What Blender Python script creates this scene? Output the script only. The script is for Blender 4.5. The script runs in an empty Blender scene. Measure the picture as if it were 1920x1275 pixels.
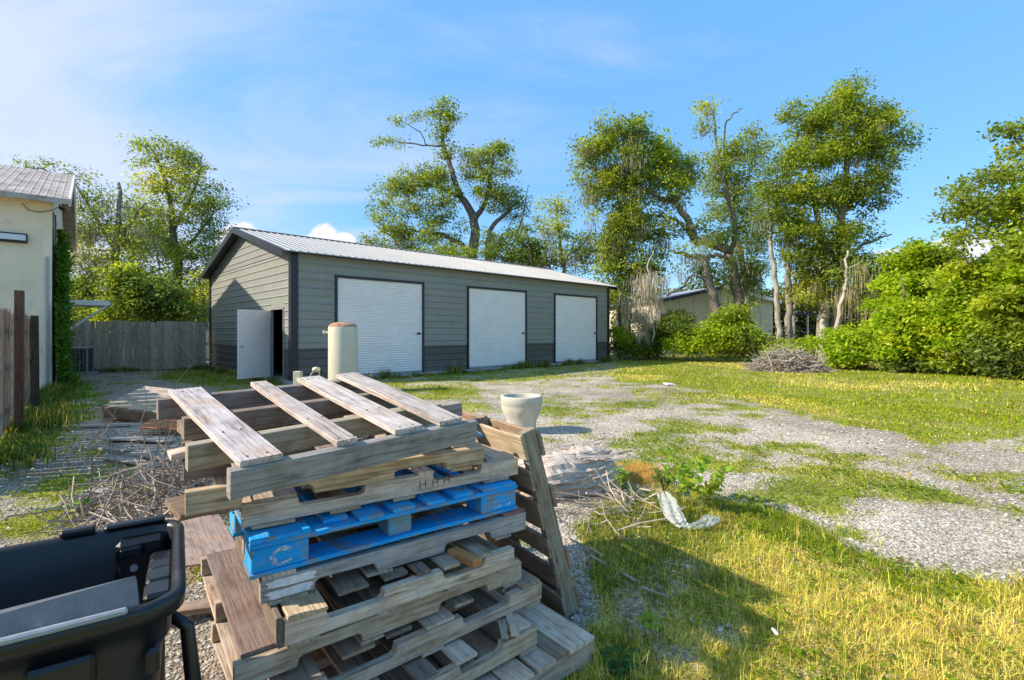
import bpy, bmesh, math, random
import numpy as np
from mathutils import Vector, Matrix
R = math.radians
rng = np.random.default_rng(7)
random.seed(11)
sc = bpy.context.scene
col = sc.collection

# ------------------------------------------------------------------ camera, sky, sun, exposure
H = 1.5          # eye height
FP = 921.0       # focal length in photo pixels
cam = bpy.data.cameras.new('camera'); camo = bpy.data.objects.new('camera', cam); col.objects.link(camo)
camo.location = (0, 0, H); camo.rotation_euler = (R(90), 0, 0)
cam.sensor_width = 36; cam.lens = 36 * FP / 1920; cam.shift_y = -15.5 / 1920
cam.clip_start = 0.05; cam.clip_end = 3000
sc.camera = camo
SUN_EL = 34.5
SUN_T = Vector((.9755, .2205, 0)).normalized()          # direction the light travels, on the ground
SKY_STRENGTH = 0.15
SUN_STRENGTH = 3.3
EXPOSURE = 1.15
world = bpy.data.worlds.new("World"); sc.world = world; world.use_nodes = True
def build_world():
    nt = world.node_tree; N = nt.nodes; L = nt.links; N.clear()
    out = N.new('ShaderNodeOutputWorld'); bg = N.new('ShaderNodeBackground')
    sky = N.new('ShaderNodeTexSky'); sky.sky_type = 'NISHITA'; sky.sun_disc = False
    sky.sun_elevation = R(SUN_EL)
    # the sky's sun sits at azimuth measured from +Y towards +X
    sky.sun_rotation = math.atan2(-SUN_T.x, -SUN_T.y)
    sky.air_density = 1.0; sky.dust_density = 0.0; sky.ozone_density = 1.6
    tc = N.new('ShaderNodeTexCoord')
    sep = N.new('ShaderNodeSeparateXYZ'); L.new(tc.outputs['Generated'], sep.inputs[0])
    def m(op, a, b=None, c=None, clamp=False):
        n = N.new('ShaderNodeMath'); n.operation = op; n.use_clamp = clamp
        for i, v in enumerate((a, b, c)):
            if v is None: continue
            if isinstance(v, (int, float)): n.inputs[i].default_value = v
            else: L.new(v, n.inputs[i])
        return n.outputs[0]
    # cirrus: noise on a flat layer above
    zc = m('MAXIMUM', sep.outputs[2], 0.03)
    px = m('DIVIDE', sep.outputs[0], m('ADD', zc, .15)); py = m('DIVIDE', sep.outputs[1], m('ADD', zc, .15))
    cx = N.new('ShaderNodeCombineXYZ'); L.new(px, cx.inputs[0]); L.new(py, cx.inputs[1])
    mp = N.new('ShaderNodeMapping'); mp.inputs['Scale'].default_value = (.55, 1.1, 1); mp.inputs['Rotation'].default_value = (0, 0, R(-28)); mp.inputs['Location'].default_value = (3.3, 1.5, 0)
    L.new(cx.outputs[0], mp.inputs[0])
    n1 = N.new('ShaderNodeTexNoise'); n1.inputs['Scale'].default_value = 1.1; n1.inputs['Detail'].default_value = 7; n1.inputs['Roughness'].default_value = .58; n1.inputs['Distortion'].default_value = .6
    L.new(mp.outputs[0], n1.inputs['Vector'])
    # more cirrus towards the left of the view (-X)
    side = m('MULTIPLY_ADD', sep.outputs[0], -.42, .0)
    cir = m('ADD', n1.outputs[0], side)
    r1 = N.new('ShaderNodeMapRange'); r1.interpolation_type = 'SMOOTHSTEP'
    r1.inputs['From Min'].default_value = .45; r1.inputs['From Max'].default_value = .88; r1.inputs['To Max'].default_value = .82
    L.new(cir, r1.inputs['Value'])
    # cumulus puffs low on the horizon
    nv = N.new('ShaderNodeTexNoise'); nv.inputs['Scale'].default_value = 17; nv.inputs['Detail'].default_value = 6; nv.inputs['Roughness'].default_value = .55
    L.new(tc.outputs['Generated'], nv.inputs['Vector'])
    az = m('ARCTAN2', sep.outputs[0], sep.outputs[1]); el = m('ARCSINE', sep.outputs[2])
    puff = None
    def pa(u): return math.atan2(u - 960, FP)
    def pe(u, v): return math.atan((622 - v) / math.hypot(FP, u - 960))
    spots = [(462, 440, .030, .026), (440, 450, .03, .02), (500, 455, .025, .014), (608, 446, .026, .026), (640, 455, .03, .018), (590, 452, .02, .015),
             (1700, 480, .08, .018), (1815, 470, .045, .022), (1780, 480, .05, .02), (1660, 478, .03, .014), (1840, 462, .03, .02), (1560, 500, .05, .012), (150, 470, .05, .016)]
    for a in (-170, -140, -100, -75, 62, 80, 110, 150):
        spots.append((None, a, .12, .03))
    for s in spots:
        if s[0] is None: a0 = R(s[1]); e0 = .13
        else: a0 = pa(s[0]); e0 = pe(s[0], s[1])
        dx = m('DIVIDE', m('SUBTRACT', az, a0), s[2]); dy = m('DIVIDE', m('SUBTRACT', el, e0), s[3])
        d = m('SUBTRACT', 1.0, m('ADD', m('MULTIPLY', dx, dx), m('MULTIPLY', dy, dy)))
        puff = d if puff is None else m('MAXIMUM', puff, d)
    pf = m('ADD', m('MAXIMUM', puff, -4.0), m('MULTIPLY_ADD', nv.outputs[0], 4.2, -2.1))
    r2 = N.new('ShaderNodeMapRange'); r2.interpolation_type = 'SMOOTHSTEP'
    r2.inputs['From Min'].default_value = -.15; r2.inputs['From Max'].default_value = .55; r2.inputs['To Max'].default_value = .95
    L.new(pf, r2.inputs['Value'])
    hs = N.new('ShaderNodeHueSaturation'); hs.inputs['Saturation'].default_value = 1.12; hs.inputs['Value'].default_value = 1.0; L.new(sky.outputs[0], hs.inputs['Color'])
    hz = N.new('ShaderNodeMixRGB'); hz.inputs[0].default_value = .74; L.new(hs.outputs[0], hz.inputs[1]); hz.inputs[2].default_value = (.54, 1.56, 3.0, 1); hs = hz
    mx1 = N.new('ShaderNodeMixRGB'); L.new(r1.outputs[0], mx1.inputs[0]); L.new(hs.outputs[0], mx1.inputs[1]); mx1.inputs[2].default_value = (2.45, 2.6, 3.3, 1)
    mx2 = N.new('ShaderNodeMixRGB'); L.new(r2.outputs[0], mx2.inputs[0]); L.new(mx1.outputs[0], mx2.inputs[1]); mx2.inputs[2].default_value = (3.1, 3.05, 3.3, 1)
    L.new(mx2.outputs[0], bg.inputs['Color']); bg.inputs['Strength'].default_value = SKY_STRENGTH
    L.new(bg.outputs[0], out.inputs['Surface'])
build_world()
sl = bpy.data.lights.new('sun', 'SUN'); sl.energy = SUN_STRENGTH; sl.angle = R(.8); sl.color = (1, .91, .77)
so = bpy.data.objects.new('sun', sl); col.objects.link(so)
tdir = Vector((SUN_T.x * math.cos(R(SUN_EL)), SUN_T.y * math.cos(R(SUN_EL)), -math.sin(R(SUN_EL))))
so.rotation_euler = tdir.to_track_quat('-Z', 'Y').to_euler(); so.location = (-20, -5, 20)
sc.view_settings.view_transform = 'Standard'; sc.view_settings.look = 'None'; sc.view_settings.gamma = 1
sc.view_settings.use_curve_mapping = False; sc.view_settings.exposure = EXPOSURE

# ------------------------------------------------------------------ helpers
def G(u, v, z=0.0):
    """photo pixel -> point (x, y) of the level at height z"""
    Y = (H - z) * FP / (v - 622); return ((u - 960) / FP * Y, Y)
def P(u, v, Y):
    return Vector(((u - 960) / FP * Y, Y, H - (v - 622) / FP * Y))

def tag(o, label=None, cat=None, group=None, kind=None):
    if label: o['label'] = label
    if cat: o['category'] = cat
    if group: o['group'] = group
    if kind: o['kind'] = kind
    return o
def empty(name, loc=(0, 0, 0), rz=0, label=None, cat=None, group=None, mat=None):
    o = bpy.data.objects.new(name, None); col.objects.link(o); o.empty_display_size = .1
    if mat is not None: o.matrix_basis = mat
    else: o.location = loc; o.rotation_euler = (0, 0, rz)
    return tag(o, label, cat, group)
def link(name, me, mat=None, parent=None, color=None):
    o = bpy.data.objects.new(name, me); col.objects.link(o)
    if mat is not None and len(me.materials) == 0: me.materials.append(mat)
    if parent is not None: o.parent = parent
    if color is not None: o.color = (*color, 1)
    return o
def mesh(V, F):
    me = bpy.data.meshes.new('m'); me.from_pydata([tuple(v) for v in V], [], [tuple(f) for f in F]); me.update(); return me
def np_mesh(name, V, F, C=None, smooth=False):
    """V (n,3), F (m,k) same sized faces, C (n,3) point colours"""
    me = bpy.data.meshes.new(name); V = np.ascontiguousarray(V, dtype=np.float32); F = np.ascontiguousarray(F, dtype=np.int32)
    n, (m_, k) = len(V), F.shape
    me.vertices.add(n); me.vertices.foreach_set('co', V.ravel())
    me.loops.add(m_ * k); me.loops.foreach_set('vertex_index', F.ravel())
    me.polygons.add(m_); me.polygons.foreach_set('loop_start', np.arange(0, m_ * k, k, dtype=np.int32))
    try: me.polygons.foreach_set('loop_total', np.full(m_, k, dtype=np.int32))
    except Exception: pass
    if smooth: me.polygons.foreach_set('use_smooth', np.ones(m_, dtype=bool))
    me.update(calc_edges=True)
    if C is not None:
        a = me.color_attributes.new('Col', 'FLOAT_COLOR', 'POINT')
        c4 = np.ones((n, 4), dtype=np.float32); c4[:, :3] = C; a.data.foreach_set('color', c4.ravel())
    return me
def box_vf(x0, x1, y0, y1, z0, z1):
    V = [(x, y, z) for z in (z0, z1) for y in (y0, y1) for x in (x0, x1)]
    F = [(0, 2, 3, 1), (4, 5, 7, 6), (0, 1, 5, 4), (2, 6, 7, 3), (0, 4, 6, 2), (1, 3, 7, 5)]
    return V, F
class MB:
    def __init__(s): s.V = []; s.F = []
    def add(s, V, F):
        b = len(s.V); s.V += [tuple(v) for v in V]; s.F += [tuple(i + b for i in f) for f in F]; return s
    def box(s, *a): return s.add(*box_vf(*a))
    def tube(s, pts, rad, n=6, cap=True):
        pts = [Vector(p) for p in pts]; rs = rad if isinstance(rad, (list, tuple)) else [rad] * len(pts)
        V = []; F = []; prev = None
        for i, p in enumerate(pts):
            d = (pts[min(i + 1, len(pts) - 1)] - pts[max(i - 1, 0)]).normalized()
            a = Vector((0, 0, 1)) if abs(d.z) < .9 else Vector((1, 0, 0))
            if prev is not None: a = prev
            x = (a - d * a.dot(d)).normalized(); y = d.cross(x); prev = x
            for k in range(n):
                t = 2 * math.pi * k / n; V.append(p + (x * math.cos(t) + y * math.sin(t)) * rs[i])
        for i in range(len(pts) - 1):
            for k in range(n): F.append((i * n + k, i * n + (k + 1) % n, (i + 1) * n + (k + 1) % n, (i + 1) * n + k))
        if cap: F.append(tuple(range(n - 1, -1, -1))); F.append(tuple((len(pts) - 1) * n + k for k in range(n)))
        return s.add(V, F)
    def lathe(s, prof, n=24, c=(0, 0, 0)):
        V = []; F = []
        for r, z in prof:
            for k in range(n):
                t = 2 * math.pi * k / n; V.append((c[0] + r * math.cos(t), c[1] + r * math.sin(t), c[2] + z))
        for i in range(len(prof) - 1):
            for k in range(n): F.append((i * n + k, i * n + (k + 1) % n, (i + 1) * n + (k + 1) % n, (i + 1) * n + k))
        return s.add(V, F)
    def build(s, name, mat, parent=None, color=None, smooth=False, bevel=0):
        me = mesh(s.V, s.F)
        if bevel:
            bm = bmesh.new(); bm.from_mesh(me); bmesh.ops.bevel(bm, geom=bm.edges[:], offset=bevel, segments=1, affect='EDGES', profile=.5); bm.to_mesh(me); bm.free()
        if smooth: me.polygons.foreach_set('use_smooth', [True] * len(me.polygons))
        return link(name, me, mat, parent, color)

# ------------------------------------------------------------------ numpy noise
_lat = np.random.default_rng(3).random((256, 256))
def vnoise(x, y):
    xi = np.floor(x).astype(int); yi = np.floor(y).astype(int); fx = x - xi; fy = y - yi
    fx = fx * fx * (3 - 2 * fx); fy = fy * fy * (3 - 2 * fy)
    g = lambda a, b: _lat[a % 256, b % 256]
    return (g(xi, yi) * (1 - fx) + g(xi + 1, yi) * fx) * (1 - fy) + (g(xi, yi + 1) * (1 - fx) + g(xi + 1, yi + 1) * fx) * fy
def fbm(x, y, o=4):
    s = 0; a = .5; t = 0
    for i in range(o): s = s + a * vnoise(x * 2 ** i + 17.3 * i, y * 2 ** i + 9.1 * i); t += a; a *= .5
    return s / t
def sstep(a, b, x):
    t = np.clip((x - a) / (b - a), 0, 1); return t * t * (3 - 2 * t)

# ------------------------------------------------------------------ materials
def newmat(name):
    m = bpy.data.materials.new(name); m.use_nodes = True; nt = m.node_tree; nt.nodes.clear()
    o = nt.nodes.new('ShaderNodeOutputMaterial'); b = nt.nodes.new('ShaderNodeBsdfPrincipled'); nt.links.new(b.outputs[0], o.inputs[0])
    return m, nt, b, o
def noise(nt, vec, scale, detail=4, rough=.55, dist=0):
    n = nt.nodes.new('ShaderNodeTexNoise'); n.inputs['Scale'].default_value = scale; n.inputs['Detail'].default_value = detail
    n.inputs['Roughness'].default_value = rough; n.inputs['Distortion'].default_value = dist
    if vec is not None: nt.links.new(vec, n.inputs['Vector'])
    return n.outputs[0]
def ramp(nt, v, stops):
    n = nt.nodes.new('ShaderNodeValToRGB'); e = n.color_ramp.elements
    while len(e) < len(stops): e.new(.5)
    for i, (p, c) in enumerate(stops): e[i].position = p; e[i].color = (*c, 1) if len(c) == 3 else c
    nt.links.new(v, n.inputs[0]); return n.outputs[0]
def mixc(nt, f, a, b, mode='MIX'):
    n = nt.nodes.new('ShaderNodeMixRGB'); n.blend_type = mode
    for i, v in enumerate((f, a, b)):
        if isinstance(v, (int, float)): n.inputs[i].default_value = v
        elif isinstance(v, tuple): n.inputs[i].default_value = (*v, 1) if len(v) == 3 else v
        else: nt.links.new(v, n.inputs[i])
    return n.outputs[0]
def mth(nt, op, a, b=0, clamp=False):
    n = nt.nodes.new('ShaderNodeMath'); n.operation = op; n.use_clamp = clamp
    for i, v in enumerate((a, b)):
        if isinstance(v, (int, float)): n.inputs[i].default_value = v
        else: nt.links.new(v, n.inputs[i])
    return n.outputs[0]
def bump(nt, b, h, strength=.4, dist=.01):
    n = nt.nodes.new('ShaderNodeBump'); n.inputs['Strength'].default_value = strength; n.inputs['Distance'].default_value = dist
    nt.links.new(h, n.inputs['Height']); nt.links.new(n.outputs[0], b.inputs['Normal'])
def objvec(nt, scale=(1, 1, 1), rnd=True):
    tc = nt.nodes.new('ShaderNodeTexCoord'); v = tc.outputs['Object']
    oi = nt.nodes.new('ShaderNodeObjectInfo')
    if rnd:
        va = nt.nodes.new('ShaderNodeVectorMath'); va.operation = 'ADD'; nt.links.new(v, va.inputs[0])
        c = nt.nodes.new('ShaderNodeCombineXYZ')
        for i, k in enumerate((37.0, 91.0, 53.0)): nt.links.new(mth(nt, 'MULTIPLY', oi.outputs['Random'], k), c.inputs[i])
        nt.links.new(c.outputs[0], va.inputs[1]); v = va.outputs[0]
    mp = nt.nodes.new('ShaderNodeMapping'); mp.inputs['Scale'].default_value = scale; nt.links.new(v, mp.inputs[0])
    return mp.outputs[0], oi, v

def wood_mat(name, painted=False):
    m, nt, b, o = newmat(name)
    g, oi, raw = objvec(nt, (2.6, 52, 52))
    n1 = noise(nt, g, 1.0, 7, .62, 1.2)
    mp2 = nt.nodes.new('ShaderNodeMapping'); mp2.inputs['Scale'].default_value = (5, 150, 150); nt.links.new(raw, mp2.inputs[0])
    n2 = noise(nt, mp2.outputs[0], 1.0, 4, .6, .3)
    n3 = noise(nt, raw, 4.5, 4, .6, .5)
    mp3 = nt.nodes.new('ShaderNodeMapping'); mp3.inputs['Scale'].default_value = (3.2, 11, 11); nt.links.new(raw, mp3.inputs[0])
    vo = nt.nodes.new('ShaderNodeTexVoronoi'); vo.inputs['Scale'].default_value = 1.0; nt.links.new(mp3.outputs[0], vo.inputs['Vector'])
    knot = ramp(nt, vo.outputs['Distance'], [(.0, (1, 1, 1)), (.07, (.8, .8, .8)), (.14, (0, 0, 0))])
    grain = ramp(nt, n1, [(.28, (.42, .37, .33)), (.45, (.86, .82, .78)), (.6, (1.05, 1.02, 1.0)), (.78, (.74, .68, .62))])
    fine = ramp(nt, n2, [(.30, (.45, .41, .38)), (.48, (1, 1, 1)), (.8, (1.1, 1.1, 1.1))])
    c = mixc(nt, 1, oi.outputs['Color'], grain, 'MULTIPLY')
    c = mixc(nt, .8, c, fine, 'MULTIPLY')
    brown = mixc(nt, 1, c, (1.0, .86, .72), 'MULTIPLY')
    f = ramp(nt, n3, [(.50, (0, 0, 0)), (.70, (1, 1, 1))])
    c = mixc(nt, f, c, brown)
    c = mixc(nt, mth(nt, 'MULTIPLY', knot, .6), c, (.10, .055, .03))
    c = mixc(nt, 1, c, ramp(nt, noise(nt, raw, 11, 5, .65, .3), [(.3, (.72, .71, .70)), (.55, (1, 1, 1)), (.75, (1.12, 1.11, 1.1))]), 'MULTIPLY')
    crack = ramp(nt, n1, [(.27, (1, 1, 1)), (.31, (0, 0, 0))])
    c = mixc(nt, mth(nt, 'MULTIPLY', crack, .75), c, (.05, .04, .035))
    if painted:
        n5 = noise(nt, raw, 9, 6, .7, .6)
        f5 = ramp(nt, mth(nt, 'ADD', n5, mth(nt, 'MULTIPLY', n2, .35)), [(.60, (0, 0, 0)), (.68, (0, 0, 0)), (.74, (1, 1, 1))])
        pc = mixc(nt, 1, oi.outputs['Color'], ramp(nt, n1, [(.3, (.7, .72, .75)), (.6, (1, 1, 1))]), 'MULTIPLY')
        bare = mixc(nt, 1, fine, (.24, .26, .26), 'MULTIPLY')
        c = mixc(nt, mth(nt, 'MULTIPLY', f5, .85), pc, bare)
    nt.links.new(c, b.inputs['Base Color']); b.inputs['Roughness'].default_value = .85 if not painted else .6
    b.inputs['Specular IOR Level'].default_value = .25
    bump(nt, b, mth(nt, 'ADD', mth(nt, 'MULTIPLY', n1, .8), n2), .7, .003)
    return m
WOOD = wood_mat('weathered_wood'); BLUE = wood_mat('blue_paint', True)

def simple(name, c, rough=.6, metal=0, nscale=6, amt=.15, bumpy=0, spec=.4, dirt=None, objcol=False):
    m, nt, b, o = newmat(name); v, oi, raw = objvec(nt)
    n = noise(nt, raw, nscale, 5, .6)
    base = oi.outputs['Color'] if objcol else c
    cc = mixc(nt, 1, base, ramp(nt, n, [(.3, (1 - amt,) * 3), (.7, (1 + amt * .4,) * 3)]), 'MULTIPLY')
    if dirt:
        dn = noise(nt, raw, dirt[1], 6, .65, .4)
        cc = mixc(nt, mth(nt, 'MULTIPLY', ramp(nt, dn, [(dirt[2], (0, 0, 0)), (dirt[2] + .14, (1, 1, 1))]), dirt[3]), cc, dirt[0])
    nt.links.new(cc, b.inputs['Base Color']); b.inputs['Roughness'].default_value = rough; b.inputs['Metallic'].default_value = metal
    b.inputs['Specular IOR Level'].default_value = spec
    if bumpy: bump(nt, b, noise(nt, raw, nscale * 8, 4), bumpy, .004)
    return m
M = {}
def siding_mat():
    m, nt, b, o = newmat('painted_siding'); v, oi, raw = objvec(nt)
    c = mixc(nt, 1, oi.outputs['Color'], ramp(nt, noise(nt, raw, 1.2, 5, .6), [(.3, (.9,) * 3), (.7, (1.05,) * 3)]), 'MULTIPLY')
    ge = nt.nodes.new('ShaderNodeNewGeometry'); sp = nt.nodes.new('ShaderNodeSeparateXYZ'); nt.links.new(ge.outputs['Position'], sp.inputs[0])
    hgt = nt.nodes.new('ShaderNodeMapRange'); hgt.inputs['From Min'].default_value = .05; hgt.inputs['From Max'].default_value = .75; hgt.inputs['To Min'].default_value = .55; hgt.inputs['To Max'].default_value = 0; nt.links.new(sp.outputs[2], hgt.inputs['Value'])
    dn = noise(nt, ge.outputs['Position'], 4, 6, .7); mud = mth(nt, 'MULTIPLY', hgt.outputs[0], ramp(nt, dn, [(.35, (0, 0, 0)), (.7, (1, 1, 1))]))
    c = mixc(nt, mud, c, (.30, .26, .20))
    mp = nt.nodes.new('ShaderNodeMapping'); mp.inputs['Scale'].default_value = (9, 9, .5); nt.links.new(ge.outputs['Position'], mp.inputs[0])
    c = mixc(nt, 1, c, ramp(nt, noise(nt, mp.outputs[0], 1, 4), [(.3, (.95, .95, .95)), (.6, (1.02, 1.02, 1.02))]), 'MULTIPLY')
    nt.links.new(c, b.inputs['Base Color']); b.inputs['Roughness'].default_value = .45; bump(nt, b, noise(nt, ge.outputs['Position'], 1.6, 2), .25, .02); return m
M['siding'] = siding_mat()
M['trim'] = simple('black_trim', (.018, .022, .028), .35, 0, 2, .1)
M['white_metal'] = simple('white_metal', (.90, .83, .78), .4, 0, 2, .06, 0, .5, ((.5, .48, .44), 2.5, .62, .35))
M['roof'] = simple('pale_roof_metal', (.36, .35, .33), .45, .15, 1.5, .12, 0, .5, ((.45, .42, .38), 2.0, .6, .4))
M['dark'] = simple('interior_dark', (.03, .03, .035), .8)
M['concrete'] = simple('concrete', (.38, .37, .34), .9, 0, 5, .3, .3)
M['stucco'] = simple('cream_stucco', (.84, .70, .50), .9, 0, 1.5, .12, .35, .2, ((.36, .32, .25), 2.2, .58, .5))
M['beige'] = simple('beige_metal_wall', (.80, .67, .45), .7, 0, 1.0, .15, .0, .3, ((.33, .28, .2), 1.3, .58, .5))
M['rust_roof'] = simple('stained_roof', (.50, .44, .39), .8, 0, 1.5, .25, 0, .15, ((.26, .18, .13), 3.2, .46, .75))
M['stencil'] = simple('worn_stencil_paint', (.62, .66, .68), .7, 0, 40, .3, .1, .3, ((.02, .25, .60), 70, .46, .95))
M['tank'] = simple('cream_paint', (.60, .56, .42), .5, 0, 3, .12, .05, .45, ((.34, .24, .14), 5, .68, .6))
M['rust'] = simple('rusty_tank_top', (.50, .32, .20), .8, 0, 8, .3, .2, .3, ((.25, .08, .03), 6, .48, .85))
M['pot'] = simple('cast_pot', (.52, .49, .40), .85, 0, 6, .15, .25, .2, ((.30, .27, .2), 5, .58, .5))
M['black_plastic'] = simple('black_plastic', (.012, .013, .015), .34, 0, 9, .3, .06, .5, ((.10, .10, .09), 7, .64, .45))
M['grey_plastic'] = simple('scuffed_grey_plastic', (.13, .13, .135), .45, 0, 20, .3, .1, .5, ((.3, .3, .3), 25, .6, .5))
M['dark_metal'] = simple('dark_grey_metal', (.03, .033, .037), .45, .2, 3, .2)
M['grey_metal'] = simple('grey_metal', (.36, .36, .36), .45, .3, 3, .15)
M['white_paint'] = simple('worn_white_paint', (.74, .74, .75), .7, 0, 40, .3, .1, .3)
M['nail'] = simple('nail_steel', (.30, .29, .27), .4, .6)
M['ink'] = simple('ink_mark', (.035, .03, .03), .8)
M['glass'] = simple('frosted_lens', (.62, .64, .68), .25, 0, 2, .1, 0, .6)
M['rim_grey'] = simple('pale_scuff', (.32, .33, .34), .4, 0, 30, .2)

def leaf_mat(name, trans=.35, rough=.5):
    m, nt, b, o = newmat(name)
    at = nt.nodes.new('ShaderNodeAttribute'); at.attribute_name = 'Col'
    nt.links.new(at.outputs['Color'], b.inputs['Base Color']); b.inputs['Roughness'].default_value = rough; b.inputs['Specular IOR Level'].default_value = .3 if name == 'leaves' else .08
    t = nt.nodes.new('ShaderNodeBsdfTranslucent')
    nt.links.new(mixc(nt, 1, at.outputs['Color'], (1.3, 1.35, .5), 'MULTIPLY'), t.inputs['Color'])
    mx = nt.nodes.new('ShaderNodeMixShader'); mx.inputs[0].default_value = trans
    nt.links.new(b.outputs[0], mx.inputs[1]); nt.links.new(t.outputs[0], mx.inputs[2]); nt.links.new(mx.outputs[0], o.inputs[0])
    return m
LEAF = leaf_mat('leaves', .55); GRASS = leaf_mat('grass_blades', .35, .6); MOSS = leaf_mat('hanging_moss', .3, .9)
def vcol_mat(name, rough=.9):
    m, nt, b, o = newmat(name); at = nt.nodes.new('ShaderNodeAttribute'); at.attribute_name = 'Col'
    nt.links.new(at.outputs['Color'], b.inputs['Base Color']); b.inputs['Roughness'].default_value = rough; b.inputs['Specular IOR Level'].default_value = .2
    return m
STONE = vcol_mat('gravel_stone'); STICK = vcol_mat('dry_sticks')
def bark_mat():
    m, nt, b, o = newmat('bark'); tc = nt.nodes.new('ShaderNodeTexCoord'); oi = nt.nodes.new('ShaderNodeObjectInfo')
    mp = nt.nodes.new('ShaderNodeMapping'); mp.inputs['Scale'].default_value = (5, 5, 1.6); nt.links.new(tc.outputs['Object'], mp.inputs[0])
    n = noise(nt, mp.outputs[0], 2.2, 6, .65, .5); n2 = noise(nt, tc.outputs['Object'], .9, 3)
    c = mixc(nt, 1, oi.outputs['Color'], ramp(nt, n, [(.3, (.4, .38, .35)), (.6, (1.1, 1.1, 1.1))]), 'MULTIPLY')
    c = mixc(nt, mth(nt, 'MULTIPLY', ramp(nt, n2, [(.5, (0, 0, 0)), (.65, (1, 1, 1))]), .5), c, (.13, .14, .09))
    nt.links.new(c, b.inputs['Base Color']); b.inputs['Roughness'].default_value = .95; bump(nt, b, n, .8, .05); return m
BARK = bark_mat()

# ------------------------------------------------------------------ ground cover maps (world space)
def wpoly(px): return np.array([G(u, v) for u, v in px])
def inpoly(x, y, poly):
    r = np.zeros(x.shape, bool); n = len(poly); j = n - 1
    for i in range(n):
        xi, yi = poly[i]; xj, yj = poly[j]
        c = ((yi > y) != (yj > y)) & (x < (xj - xi) * (y - yi) / (yj - yi + 1e-12) + xi); r ^= c; j = i
    return r
Z_FORE = wpoly([(1050, 2100), (1075, 1290), (1100, 1150), (1080, 1000), (1120, 950), (1200, 930), (1340, 940), (1480, 962), (1600, 1022), (1720, 1062), (1830, 1085), (1990, 1090), (3500, 1300), (3500, 2100)])
Z_STRIP = wpoly([(1250, 945), (1340, 938), (1480, 960), (1600, 1020), (1720, 1060), (1830, 1084), (1800, 1125), (1680, 1100), (1560, 1060), (1440, 1000), (1300, 975)])
Z_OLIVE = wpoly([(1070, 1090), (1080, 960), (1190, 925), (1340, 945), (1380, 1010), (1330, 1100), (1220, 1130)])
Z_FAR = wpoly([(1150, 715), (1155, 676), (1400, 664), (1560, 680), (1920, 700), (2900, 730), (2900, 845), (1920, 812), (1760, 838), (1620, 800), (1480, 768), (1340, 735), (1240, 722)])
Z_SHED = wpoly([(690, 742), (690, 712), (880, 696), (1150, 676), (1160, 700), (1000, 712), (880, 722), (900, 742), (830, 748)])
Z_FENCE = wpoly([(-260, 900), (-100, 870), (60, 850), (140, 832), (160, 792), (200, 748), (160, 716), (140, 698), (80, 720), (-200, 830)])
Z_DOOR = wpoly([(290, 708), (330, 690), (420, 686), (560, 715), (700, 742), (520, 752), (400, 730)])
ELL = [(1240, 838, 85, 26, .30), (1570, 892, 110, 20, .26), (1450, 925, 80, 14, .28), (1320, 862, 60, 14, .16), (1480, 838, 50, 12, .22), (1570, 850, 50, 9, .25),
       (1290, 745, 90, 12, .28), (1180, 762, 60, 10, .22), (1420, 772, 45, 10, .3), (1895, 965, 60, 22, .3), (1830, 895, 90, 12, .15), (1540, 945, 90, 20, .28),
       (110, 912, 60, 16, .32), (75, 985, 80, 22, .35), (170, 950, 50, 12, .22), (860, 765, 60, 10, .3), (1700, 870, 70, 10, .2), (1620, 915, 60, 8, .2), (240, 920, 60, 25, .2), (1040, 770, 50, 14, .35),
       (1350, 800, 40, 8, .2), (1250, 790, 50, 8, .12),
       (1750, 990, 150, 40, -.4), (1500, 795, 120, 20, -.22), (1150, 795, 90, 22, -.28), (1165, 1130, 60, 60, -.42), (1250, 1090, 60, 30, -.2), (1290, 1060, 45, 30, -.3), (1640, 940, 50, 12, -.2), (1380, 905, 70, 14, -.3), (1700, 830, 50, 10, -.25),
       (1100, 735, 60, 10, -.15), (1330, 1170, 30, 20, -.3), (1500, 1160, 60, 20, -.15), (1700, 1140, 60, 20, -.15), (250, 800, 120, 40, -.12), (280, 745, 60, 14, -.1)]
ELLW = []
for u, v, ru, rv, w in ELL:
    x, y = G(u, v); ELLW.append((x, y, ru * y / FP, abs(G(u, v - rv)[1] - G(u, v + rv)[1]) / 2, w * .82))
_wr = np.random.default_rng(77)
WEEDS = [(_wr.uniform(.6, 11), _wr.uniform(3.8, 15), _wr.uniform(.10, .40), _wr.uniform(.08, .22), _wr.uniform(.14, .34)) for _ in range(130)] + [(_wr.uniform(.6, 10), _wr.uniform(3.2, 12), _wr.uniform(.07, .24), _wr.uniform(.05, .15), _wr.uniform(.16, .38)) for _ in range(230)] + [(_wr.uniform(-6, -1.5), _wr.uniform(3, 12), _wr.uniform(.1, .35), _wr.uniform(.08, .22), _wr.uniform(.1, .28)) for _ in range(45)]
ELLW += WEEDS
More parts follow.
